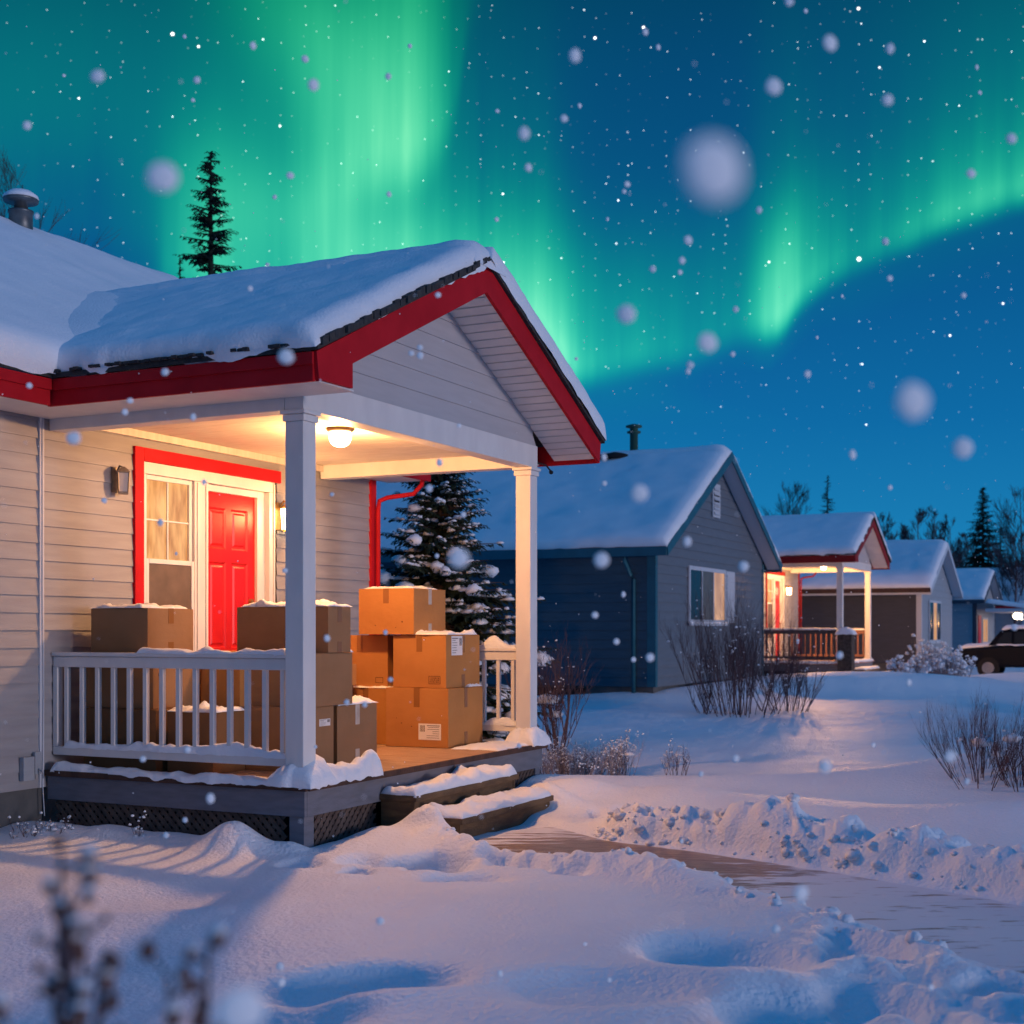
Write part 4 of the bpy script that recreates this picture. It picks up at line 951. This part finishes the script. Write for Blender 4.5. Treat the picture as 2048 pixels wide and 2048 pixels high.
h5 = simple_house(61, 3.2, 7.5, 12, 3.1, 1.35, 'grey_house', 'small grey house beyond the parked car, fifth in the row', m_lsiding, m_lsiding, m_dsiding, seed=110, e=.3)
h6 = simple_house(73, 2.0, 8, 12, 3.1, 1.9, 'red_gabled_house', 'farthest house at the right edge with a red gable', m_red, m_lsiding, m_red, seed=130, e=.3)
# porch of the fifth house: posts and a lit soffit with lamps
pc = MB()
def R5(u, v, z=0): q = P(61+u, 3.2+v); return (q.x, q.y, z)
a = MB(); a.box(-.2, 7, -2.4, -.45, 2.45, 2.6); a.build('porch_roof', m_wtrim, h5)
for x in (-.1, 2.3, 4.6, 6.8): a = MB(); a.box(x, x+.18, -2.3, -2.12, .1, 2.447); a.build('porch_post', m_wtrim, h5)
a = MB(); a.box(.5, 1.5, -.06, -.025, .5, 2.3); a.build('door', m_door, h5)
win(h5, 2.2, 4.2, .9, 2.2, [m_lit2, m_lit2], wsnow=False)
slab('snow', h5, (-.2, -2.4, 2.6), (7.2, 0, 0), (0, 1.95, .3), .2, .15, .2, .02, .02, .2, 1, 9)
for i, (x, lb) in enumerate(((.7, 'left one of three lit globes under the fifth house porch'), (3.3, 'middle one of three lit globes under the fifth house porch'), (5.6, 'right one of three lit globes under the fifth house porch'))):
    t = empty('porch_globe', R5(x, -1.8, 2.45), TH, label=lb, cat='porch light', group='globe lights on the fifth house porch')
    a = MB(); a.lathe(0, 0, [(.10, 0), (.10, -.04)], 10); a.build('base_plate', m_brass, t)
    a = MB(); a.blob((0, 0, -.2), .20, .20, .17, random.Random(1), 12, 8, 0, flat=-1); a.build('glass_globe', m_globe, t, True)
    if i == 1: point('lamp_light', (0, -.3, -.55), 18, WARM, .1, t)
# low fence between third and fourth house
fn = empty('wooden_fence', Q(4.2, 1.2, -.47), TH, label='short dark wooden fence with snow on its rail beside the third house', cat='fence')
a = MB(); 
for i in range(16): a.box(i*.2, i*.2+.15, 0, .03, .05, 1.12)
a.build('boards', m_dkfence, fn)
a = MB(); a.box(-.05, 3.25, -.03, .06, 1.122, 1.2); a.build('top_rail', m_dkfence, fn)
for x in (-.12, 3.26): a = MB(); a.box(x, x+.1, -.04, .07, 0, 1.38); a.build('post', m_dkfence, fn)
slab('snow', fn, (-.05, -.04, 1.2), (3.3, 0, 0), (0, .11, 0), .06, .05, .1, .01, .01, .4, 2, 5)

# ------------------------------------------------------------------ parked car
def make_car():
    rt = empty('parked_car', P(38.2, .9, -.45), TH-R(90), label='black parked car with snow on its roof and bonnet, at the right edge', cat='car')
    # local x runs away from the bonnet end (toward the street), y across
    Lc = 4.9; Wd = 1.8
    prof = [(.0, .45), (.02, .80), (.12, .96), (1.25, 1.06), (1.35, 1.08), (4.3, 1.08), (4.8, 1.0), (4.9, .75), (4.88, .42), (4.2, .36), (.6, .36)]
    b = MB(); b.prism([(x, 0, z) for x, z in prof], (0, Wd, 0)); b.build('body', m_car, rt, bevel=.08)
    c = MB(); cab = [(.95, 1.07), (1.30, 1.52), (1.6, 1.60), (2.9, 1.60), (3.5, 1.50), (4.25, 1.08)]
    n = len(cab); lo = [(x, .08, z) for x, z in cab]; hi = [(x, Wd-.08, z) for x, z in cab]
    for i, (x, z) in enumerate(cab):
        k = .12*(z-1.07)/.5; lo[i] = (x, .06+k, z); hi[i] = (x, Wd-.06-k, z)
    c.poly(lo[::-1]); c.poly(hi)
    for i in range(n): j = (i+1) % n; c.poly([lo[i], lo[j], hi[j], hi[i]])
    c.build('cabin', m_car, rt, bevel=.03)
    for pts in ([(1.18, 1.12), (1.42, 1.47), (1.66, 1.50), (1.66, 1.12)], [(1.74, 1.12), (1.74, 1.50), (2.75, 1.50), (2.75, 1.12)], [(2.83, 1.12), (2.83, 1.50), (3.35, 1.42), (3.85, 1.12)]):
        for s in (0, 1):
            g_ = MB(); q = []
            for x, z in pts:
                k = .12*(z-1.07)/.5; q.append((x, (.06+k-.012) if s == 0 else (Wd-.06-k+.002), z))
            g_.prism(q, (0, .01, 0)); g_.build('side_window', m_glassdark, rt)
    for x in (.95, 3.95):
        for s in (0, 1):
            y0 = -.02 if s == 0 else Wd-.2
            t = MB(); k = 20
            t.tube([(x, y0, .34), (x, y0+.22, .34)], .34, 20); w = t.build('wheel', m_rubber, rt)
            t = MB(); yy = (y0-.01, y0+.005) if s == 0 else (y0+.215, y0+.23); t.tube([(x, yy[0], .34), (x, yy[1], .34)], .19, 16); t.build('hubcap', m_chrome, w)
    for y in (.2, Wd-.2):
        t = MB(); t.tube([(-.02, y, .76), (.06, y, .76)], [.09, .11], 12); t.build('headlight', m_chrome, rt)
    t = MB(); t.box(-.08, .02, .08, Wd-.08, .44, .56); t.build('bumper', m_chrome, rt, bevel=.02)
    slab('snow', rt, (1.36, .2, 1.585), (2.0, 0, .0), (0, Wd-.4, 0), .14, .22, .06, .02, .03, .2, 2, 3)
    slab('snow', rt, (.08, .08, .955), (1.2, 0, .10), (0, Wd-.16, 0), .12, .15, .06, .02, .03, .25, 2, 4, N=(0, 0, 1))
    slab('snow', rt, (3.75, .1, 1.08), (1.1, 0, -.05), (0, Wd-.2, 0), .12, .15, .06, .02, .03, .25, 2, 5, N=(0, 0, 1))
    slab('snow', rt, (1.2, -.02, 1.075), (2.7, 0, 0), (0, .10, 0), .035, .04, .06, .01, .02, .3, 3, 6, N=(0, 0, 1))
make_car()

# ------------------------------------------------------------------ plants
def spruce(loc, Ht, Rb, label, seed, nb=200, needles=m_needle, snow=True, gap=.0, lean=0, clump=1., group='spruce trees', per=14, narrow=1.0, z0=.06, irr=0):
    rg = random.Random(seed); rt = empty('spruce_tree', loc, 0, label=label, cat='spruce tree', group=group)
    tr = MB(); tr.tube([(0, 0, -.2), (0, 0, Ht*.5), (lean, 0, Ht)], [Ht*.018, Ht*.011, .01], 7); tr.build('trunk', m_bark if snow else m_needle_far, rt, True)
    c = MB(); s = MB(); br = MB()
    for i in range(nb):
        t = (i+rg.random())/nb; f = z0+(1-z0)*(t**1.05); z = Ht*f
        if rg.random() < gap: continue
        L = Rb*((1-f)**.85)*rg.uniform(.55-irr*.5, 1.12+irr*.35)*narrow+.03*Rb
        if rg.random() < .06: L *= 1.25
        a = rg.uniform(0, 2*math.pi); ca, sa = math.cos(a), math.sin(a)
        droop = rg.uniform(.25, .45)*(1.1-f); up = .25*f
        def pt(q): return Vector((lean*f+ca*L*q, sa*L*q, z-L*droop*q*(1.25-.6*q)*1.3+L*up*q))
        br.tube([pt(0), pt(.5), pt(1)], [.012*Rb+.004, .008*Rb, .002], 3)
        n = max(3, int(per*(L/Rb)**.7))
        for k in range(n):
            q = (k+rg.random())/n; q = .12+.9*q; p = pt(min(q, 1.02)); w = L*.30*(1.15-q)*clump+.03*Rb
            for side in (-1, 1):
                ang = a+side*rg.uniform(.5, 1.1); d = Vector((math.cos(ang), math.sin(ang), -rg.uniform(.15, .6)))
                e_ = p+d*w*rg.uniform(.6, 1.3); perp = d.cross(Vector((0, 0, 1))).normalized()*w*.22
                m_ = (p+e_)/2; j = Vector((rg.uniform(-1, 1), rg.uniform(-1, 1), rg.uniform(-1, 1)))*w*.1
                c.poly([p-perp*.3, m_-perp+j, e_, m_+perp+j])
                for r_ in range(2):
                    h_ = p+(e_-p)*rg.uniform(.2, .9); dd = (d+Vector((rg.uniform(-.8, .8), rg.uniform(-.8, .8), -rg.uniform(.1, 1.0)))).normalized()*w*rg.uniform(.25, .5)
                    pe = dd.cross(Vector((rg.uniform(-1, 1), rg.uniform(-1, 1), .3))).normalized()*w*.09
                    c.poly([h_-pe, h_+pe, h_+dd])
            if snow and rg.random() < .40 and q > .3:
                ww = w*rg.uniform(.3, .7); s.blob((p.x+rg.uniform(-.3, .3)*w, p.y+rg.uniform(-.3, .3)*w, p.z+ww*.1), ww*rg.uniform(.6, 1), ww*rg.uniform(.6, 1), ww*rg.uniform(.3, .5), rg, 7, 4, .3)
        if snow and rg.random() < (.22 if f < .6 else .05):
            p = pt(.85); ww = rg.uniform(.045, .08)*Rb*(1.3-f); s.blob((p.x, p.y, p.z+ww*.1), ww*.5*abs(ca)+ww, ww*.5*abs(sa)+ww, ww*.9, rg, 10, 6, .2, flat=-.8)
    for k in range(10):   # leader
        z = Ht*(1-.02*k); c.poly([(lean-.01, 0, z), (lean+.03*Rb, .02*Rb*(k % 3-1), z-Ht*.012), (lean-.03*Rb, -.02*Rb, z-Ht*.02)])
    br.build('branches', m_bark if snow else m_needle_far, rt); c.build('crown', needles, rt)
    if snow: s.build('snow', m_snow, rt, True)
    return rt
RMIN = 0
def rec(mb, p, d, L, r, depth, rg, spread, tips=None, k=3, up=.15, seg=3, nchild=(2, 3)):
    pts = [p]; q = p.copy(); dd = d.copy()
    for i in range(seg):
        dd = (dd+Vector((rg.uniform(-1, 1), rg.uniform(-1, 1), rg.uniform(-.6, 1)*.6))*.13+Vector((0, 0, up*.3))).normalized(); q = q+dd*(L/seg); pts.append(q.copy())
    mb.tube(pts, [r*(1-.45*i/seg) for i in range(seg+1)], k if r > .004 else 3)
    if depth == 0:
        if tips is not None: tips.append(q)
        return
    for i in range(rg.randint(*nchild)):
        t = rg.uniform(.35, 1); b = pts[min(seg, int(t*seg)+0)]
        nd = (dd+Vector((rg.uniform(-1, 1), rg.uniform(-1, 1), rg.uniform(-.3, .6)))*spread).normalized()
        rec(mb, b, nd, L*rg.uniform(.5, .8), max(r*.55, RMIN), depth-1, rg, spread, tips, k, up, seg, nchild)
    if tips is not None: tips.append(q)
def bare_tree(loc, Ht, label, seed, depth=4, spread=.55, group='bare trees behind the houses', r=None, name='bare_tree', cat='bare tree', m=m_bark, nchild=(3, 4)):
    global RMIN
    RMIN = loc[1]*.00012; rg = random.Random(seed); rt = empty(name, loc, 0, label=label, cat=cat, group=group)
    r = r or Ht*.012; tr = MB(); tr.tube([(0, 0, -.3), (0, 0, Ht*.3), (Ht*.01, 0, Ht*.62), (0, 0, Ht*.95)], [r*1.3, r, r*.6, r*.15], 6); tr.build('trunk', m, rt, True)
    c = MB()
    for i in range(22):
        f = rg.uniform(.22, .95); a = rg.uniform(0, 2*math.pi)
        rec(c, Vector((0, 0, Ht*f)), Vector((math.cos(a)*.7, math.sin(a)*.7, .8)).normalized(), Ht*.30*(1.15-f), r*.45*(1.2-f), depth-1, rg, spread, None, 3, .2, 3, nchild)
    c.build('crown', m, rt); RMIN = 0; return rt
def shrub(loc, Ht, wd, label, seed, stems=14, depth=3, m=m_twig, frost=0, name='bare_shrub', group='leafless shrubs in the snow', r=.008, spread=.4, lean=.5, snowb=0, base=.15, sz=.02):
    rg = random.Random(seed); rt = empty(name, loc, 0, label=label, cat='shrub', group=group)
    c = MB(); tips = []
    for i in range(stems):
        a = rg.uniform(0, 2*math.pi); k = rg.uniform(0, 1); b = Vector((math.cos(a)*wd*base*k, math.sin(a)*wd*base*k, -.08))
        d = Vector((math.cos(a)*k*lean*wd/Ht*1.4, math.sin(a)*k*lean*wd/Ht*1.4, 1)).normalized()
        rec(c, b, d, Ht*rg.uniform(.38, .6), r*rg.uniform(.7, 1.2), depth, rg, spread, tips, 4, .25, 3, (2, 3))
    c.build('branches', m, rt)
    if frost or snowb:
        s = MB()
        for t in tips:
            if rg.random() < frost: q = sz*rg.uniform(.4, 1.2); s.blob(t, q, q, q*.8, rg, 5, 3, .3, flat=-.8)
        for i in range(snowb):
            t = tips[rg.randrange(len(tips))]; q = rg.uniform(.04, .09)*Ht; s.blob((t.x*.6, t.y*.6, t.z*.62), q*1.3, q*1.1, q*.7, rg, 9, 5, .2, flat=-.5)
        s.build('snow', m_snow, rt, True)
    return rt
def G(px, dist, dz=-.03):
    x = (px-1024)/FP*dist; return (x, dist, Hs(x, dist)+dz)
spruce(G(880, 18.6), 4.55, 1.72, 'snow laden spruce standing behind the porch in front of the blue house', 11, nb=420, per=24, clump=.7, z0=.02)
spruce(G(422, 36), 14.2, 3.0, 'tall black spruce silhouetted behind the nearest roof', 21, nb=420, needles=m_needle_far, snow=False, gap=.30, irr=.5, per=26, clump=.7, z0=.3)
spruce(G(360, 38), 12.0, 1.5, 'small spruce tip left of the tall one behind the nearest roof', 22, nb=200, needles=m_needle_far, snow=False, per=10)
spruce(G(1655, 95), 12.4, 2.2, 'spruce tip rising above the roof of the third house', 23, nb=220, needles=m_needle_far, snow=False, per=9)
spruce(G(1966, 82), 10.2, 3.0, 'tall dark spruce above the fifth house roof', 24, nb=360, needles=m_needle_far, snow=False, per=12)
spruce(G(2001, 84), 8.0, 1.9, 'shorter dark spruce right of the tall one above the fifth house', 25, nb=240, needles=m_needle_far, snow=False, per=9)
bare_tree(G(45, 45), 17.2, 'bare tree rising behind the metal flue', 31, depth=4, r=.10)
bare_tree(G(100, 47), 15.0, 'low bare treetop right of the flue above the nearest roof ridge', 32, depth=4, spread=.7, r=.09)
bare_tree(G(1585, 100), 12.8, 'faint bare tree between the blue house and the third house roof', 33, depth=4, r=.07)
k = 34
for (px, d, h, lb) in ((1768, 100, 10.0, 'bare tree just right of the red gable peak'), (1800, 105, 9.6, 'second bare tree right of the red gable'), (1835, 100, 10.6, 'broad bare tree above the ridge of the fourth house'), (1868, 104, 10.8, 'tallest bare tree over the fourth house gable'),
                       (1900, 100, 9.8, 'bare tree right of the fourth house gable'), (1930, 96, 8.2, 'thin bare tree left of the tall dark spruce'), (2040, 80, 10.4, 'pale bare tree at the right edge of the picture'), (2030, 76, 7.4, 'low bare tree under the pale one at the right edge')):
    bare_tree(G(px, d), h, lb, k, depth=4, r=.07, m=m_twig, nchild=(3, 5)); k += 1
# far wood
def wood():
    rg = random.Random(9); c = MB()
    for i in range(520):
        px = rg.uniform(1700, 2500) if i % 2 else rg.uniform(-400, 2500); d = rg.uniform(108, 150); x = (px-1024)/FP*d; h = rg.uniform(3.5, 6.2)*(1+.3*math.sin(px*.01)); w = h*.22
        if px < 1700: h *= .75
        c.tube([(x, d, -.5), (x, d, h)], [.12, .02], 3)
        for j in range(34):
            z = h*rg.uniform(.02, 1); r = w*(1.1-z/h); a = rg.uniform(0, 6.28); q = Vector((x, d, z)); e_ = q+Vector((math.cos(a)*r, math.sin(a)*r, -r*.3)); s = Vector((0, 0, .25)); 
            c.poly([q-s, e_-s*.6, e_+s*.4, q+s])
    tag(c.build('far_wood', m_needle_far), 'dark belt of far trees behind the houses', kind='stuff')
wood()
shrub(G(1115, 16.6), 1.95, 1.3, 'leafless dark shrub holding a clump of snow, right of the porch column', 41, stems=15, depth=5, frost=.02, snowb=2, sz=.014, r=.012, spread=.55, lean=.9, base=.05)
shrub(G(1480, 25.2), 2.5, 2.2, 'large leafless bush in front of the blue house wall', 42, stems=60, depth=5, frost=.008, r=.009, spread=.34, lean=.55, base=.35, sz=.025)
shrub(G(1575, 25.8), 1.5, 1.7, 'lower right neighbour of the large leafless bush by the third house', 43, stems=36, depth=5, frost=.01, r=.008, spread=.34, lean=.5, base=.3, sz=.022)
shrub(G(1408, 25.4), 1.0, 1.0, 'small thin bush left of the large leafless bush', 44, stems=14, depth=4, frost=.02, r=.007)
shrub(G(1960, 12.3), 1.0, 1.25, 'spreading leafless bush on top of the snow drift at the right', 45, stems=42, depth=4, frost=.012, r=.0045, spread=.30, sz=.013, lean=.75, base=.25, snowb=4)
shrub(G(2048, 12.0), .88, 1.0, 'leafless bush cut by the right edge of the picture', 46, stems=28, depth=4, frost=.012, sz=.013, r=.005, spread=.3, lean=.7)
shrub(G(1122, 14.0), .50, .55, 'frosted brown weed clump against the right end of the deck', 47, stems=80, depth=3, m=m_twigf, frost=.22, r=.004, spread=.5, base=.6, sz=.011)
shrub(G(1165, 13.8), .48, .5, 'frosted weed clump between the deck and the tall seed stalk', 48, stems=70, depth=3, m=m_twigf, frost=.22, r=.004, spread=.5, base=.6, sz=.011, snowb=2)
shrub(G(1235, 13.7), .62, .30, 'frosted upright stalk right of the weed clumps', 49, stems=30, depth=3, m=m_twigf, frost=.3, r=.004, spread=.35, base=.5, sz=.011, snowb=2)
shrub(G(1350, 13.4), .50, .32, 'small dark twiggy plant alone in the snow', 50, stems=9, depth=3, m=m_twig, frost=.22, r=.004, spread=.45, base=.3, sz=.012)
shrub(G(712, 9.15), .16, .14, 'few bare stalks in the snow before the deck lattice', 51, stems=4, depth=1, r=.003, spread=.35, base=.3)
shrub(G(684, 9.3), .12, .06, 'single bent stalk left of the bare stalks by the lattice', 52, stems=2, depth=1, r=.003, spread=.35, base=.3)
shrub(P(-.42, 2.05, -.47), .30, .3, 'small dark shrub heaped with snow at the house foundation', 53, stems=34, depth=2, frost=.3, snowb=12, r=.004, base=.6, sz=.012)
shrub(P(-.3, 1.25, -.47), .36, .16, 'thin twig with snow tips in front of the dark lattice', 54, stems=4, depth=2, frost=.4, r=.003, sz=.012)
shrub(P(-.40, .66, -.47), .13, .12, 'short stub of a plant poking from the drift by the lattice', 55, stems=8, depth=1, frost=.6, r=.004, snowb=3, sz=.012)
for i, (px, d, h, w, lb) in enumerate(((1835, 36.5, .95, 1.1, 'round snow covered shrub before the fourth house'), (1862, 37.5, 1.3, .7, 'pointed frosted shrub between the two low ones before the fourth house'), (1902, 36.5, 1.0, .8, 'frosted shrub nearest the parked car'))):
    shrub(G(px, d), h, w, lb, 60+i, stems=60, depth=2, m=m_twigf, frost=.4, snowb=7, r=.01, spread=.5, base=.6, sz=.06, group='frosted shrubs in the neighbouring yard', name='frosted_shrub')
# out of focus seed plant close to the lens
def seed_plant(loc, Ht, label, seed, stems, wd):
    rg = random.Random(seed); rt = empty('dry_plant', loc, 0, label=label, cat='dry plant', group='dry plants close to the camera')
    c = MB(); s = MB(); w = MB()
    for i in range(stems):
        a = rg.uniform(0, 6.28); k_ = rg.uniform(.1, 1)*wd; b = Vector((math.cos(a)*k_*.4, math.sin(a)*k_*.4, -.05)); t = Vector((math.cos(a)*k_, math.sin(a)*k_, Ht*rg.uniform(.86, 1.0)))
        mid = (b+t)/2+Vector((rg.uniform(-.03, .03), 0, 0)); c.tube([b, mid, t], [.005, .004, .0025], 5)
        for j in range(22):
            f = .66+.34*j/21; p = b+(t-b)*f; q = rg.uniform(.004, .010); aa = rg.uniform(0, 6.28); e_ = p+Vector((math.cos(aa)*.03, math.sin(aa)*.03, .02))*rg.uniform(.2, 1.2)
            c.tube([p, e_], [.0022, .0015], 4); s.blob(e_, q, q, q*1.1, rg, 7, 5, .2, flat=-1)
            if rg.random() < .4: w.blob(e_+Vector((0, 0, q*.8)), q*1.1, q*1.1, q*.7, rg, 7, 4, .2)
    c.build('stems', m_twig, rt); s.build('seed_heads', m_seed, rt, True); w.build('snow', m_snow, rt, True)
seed_plant((-.425, 1.32, -.02), 1.34, 'tall blurred dry plant at the lower left corner', 71, 8, .055)
seed_plant((-.33, 1.34, -.02), 1.24, 'shorter blurred dry plant right of the tall one at the lower left', 72, 7, .05)
seed_plant((-.46, 1.24, -.02), 1.20, 'lowest blurred dry plant cut by the left edge', 73, 8, .06)

# ------------------------------------------------------------------ falling snow
m_flake = mat('snowflake', (.95, .95, .96), rough=.9, spec=.1)
def flake(mb, c, rx, rz, rg, k=11, rows=7, jit=.10):
    a_ = R(rg.uniform(-2, 26)); ca, sa = math.cos(a_), math.sin(a_); b = len(mb.v)
    mb.blob((0, 0, 0), rx, min(rx, rz)*.3, rz, rg, k, rows, jit, flat=-1)
    for i in range(b, len(mb.v)):
        x, y, z = mb.v[i]; mb.v[i] = (c[0]+x*ca-y*sa, c[1]+x*sa+y*ca, c[2]+z)
def flake_at(px, py, ext, rg):
    """centre and radius of a flake whose picture, blur included, spans about ext pixels"""
    A = cam_d.lens/1000/cam_d.dof.aperture_fstop
    Bl = ext*.40; d = 1/(Bl/(A*FP)+1/cam_d.dof.focus_distance); r = ext*.84*d/FP/2
    return Vector(((px-1024)/FP*d, d, CAMZ+(HY-py)/FP*d)), r
rgf = random.Random(17)
big = [(1425, 338, 165, 'largest blurred snowflake, high right of the gable'), (1825, 802, 92, 'big round snowflake in the blue sky above the third house'), (1925, 896, 50, 'bright snowflake just right below the big one in the right sky'), (325, 354, 78, 'big snowflake left of the tall spruce'),
       (480, 2020, 125, 'big snowflake at the bottom edge in front of the snow'), (1660, 86, 40, 'snowflake near the top right of the sky'), (1547, 173, 42, 'snowflake high in the sky right of the largest one\'s top'), (1252, 628, 46, 'snowflake right of the gable slope over the aurora'),
       (1415, 685, 52, 'soft snowflake on the lower edge of the aurora'), (1278, 986, 44, 'bright snowflake over the blue house roof'), (918, 1117, 50, 'snowflake in front of the snow laden spruce'), (1203, 1120, 38, 'snowflake before the dark side wall of the blue house'),
       (147, 876, 34, 'snowflake before the siding left of the unlit lantern'), (572, 713, 38, 'snowflake before the red eave of the porch'), (1602, 1787, 42, 'snowflake over the shovelled bank in the foreground')]
for (px, py, e, lb) in big:
    c, r = flake_at(px, py, e, rgf); s = MB(); flake(s, (0, 0, 0), r, r*rgf.uniform(.88, 1), rgf, 14, 9, .06)
    tag(s.build('snowflake', m_flake, None, True, loc=c), lb, 'snowflake', 'large blurred snowflakes')
fs = MB()
for (px, py, e) in ((195, 152, 36), (627, 170, 30), (1150, 111, 34), (1048, 267, 34), (1650, 1533, 36), (1900, 1513, 34), (761, 1842, 22), (421, 1597, 24), (1487, 1133, 26), (1942, 347, 28), (1780, 97, 28), (1775, 200, 34), (2023, 277, 28), (1578, 3, 28), (1128, 237, 22),
                    (1057, 335, 24), (54, 251, 24), (580, 351, 20), (1376, 480, 22), (1364, 521, 20), (1305, 538, 18), (1615, 748, 22), (1705, 909, 24), (1375, 1083, 26), (1108, 1158, 0), (1300, 1315, 22), (1233, 1283, 18), (1267, 1319, 14), (1380, 730, 22), (1518, 420, 18), (1780, 975, 16), (370, 1640, 14),
                    (1472, 1517, 20), (1747, 1490, 14), (500, 577, 16), (876, 590, 16), (840, 695, 16), (250, 824, 18), (330, 744, 20), (1862, 1975, 20), (1552, 1858, 22), (1000, 1947, 16), (1218, 1960, 16), (560, 1933, 20), (563, 1965, 22), (905, 1600, 0), (1170, 1888, 12), (1190, 1230, 20), (1480, 1330, 0)):
    if e == 0: continue
    c, r = flake_at(px, py, e, rgf); flake(fs, c, r*rgf.uniform(.8, 1), r*rgf.uniform(.75, 1), rgf)
for i in range(70):
    c, r = flake_at(rgf.uniform(20, 2030), rgf.uniform(20, 1700), rgf.uniform(9, 20), rgf)
    flake(fs, c, r*rgf.uniform(.75, 1), r*rgf.uniform(.75, 1), rgf)
for i in range(1900):   # fine snow through the whole air in front of and around the porch
    d = rgf.uniform(2.6, 26)**1.0; x = rgf.uniform(-.55, .55)*d; z = rgf.uniform(.05, 1.53+.55*d)
    if z > 7.5: continue
    u, v = toUV(x, d)
    if -.7 < u < 5.2 and v > -.5 and z > .3: continue
    r = rgf.uniform(.0018, .0042)*(1+.10*d)*.62
    flake(fs, (x, d, z), r, r*rgf.uniform(.6, 1.2), rgf, 6, 4, .15)
tag(fs.build('falling_snow', m_flake, None, True), 'fine snow falling through the night air', kind='stuff')
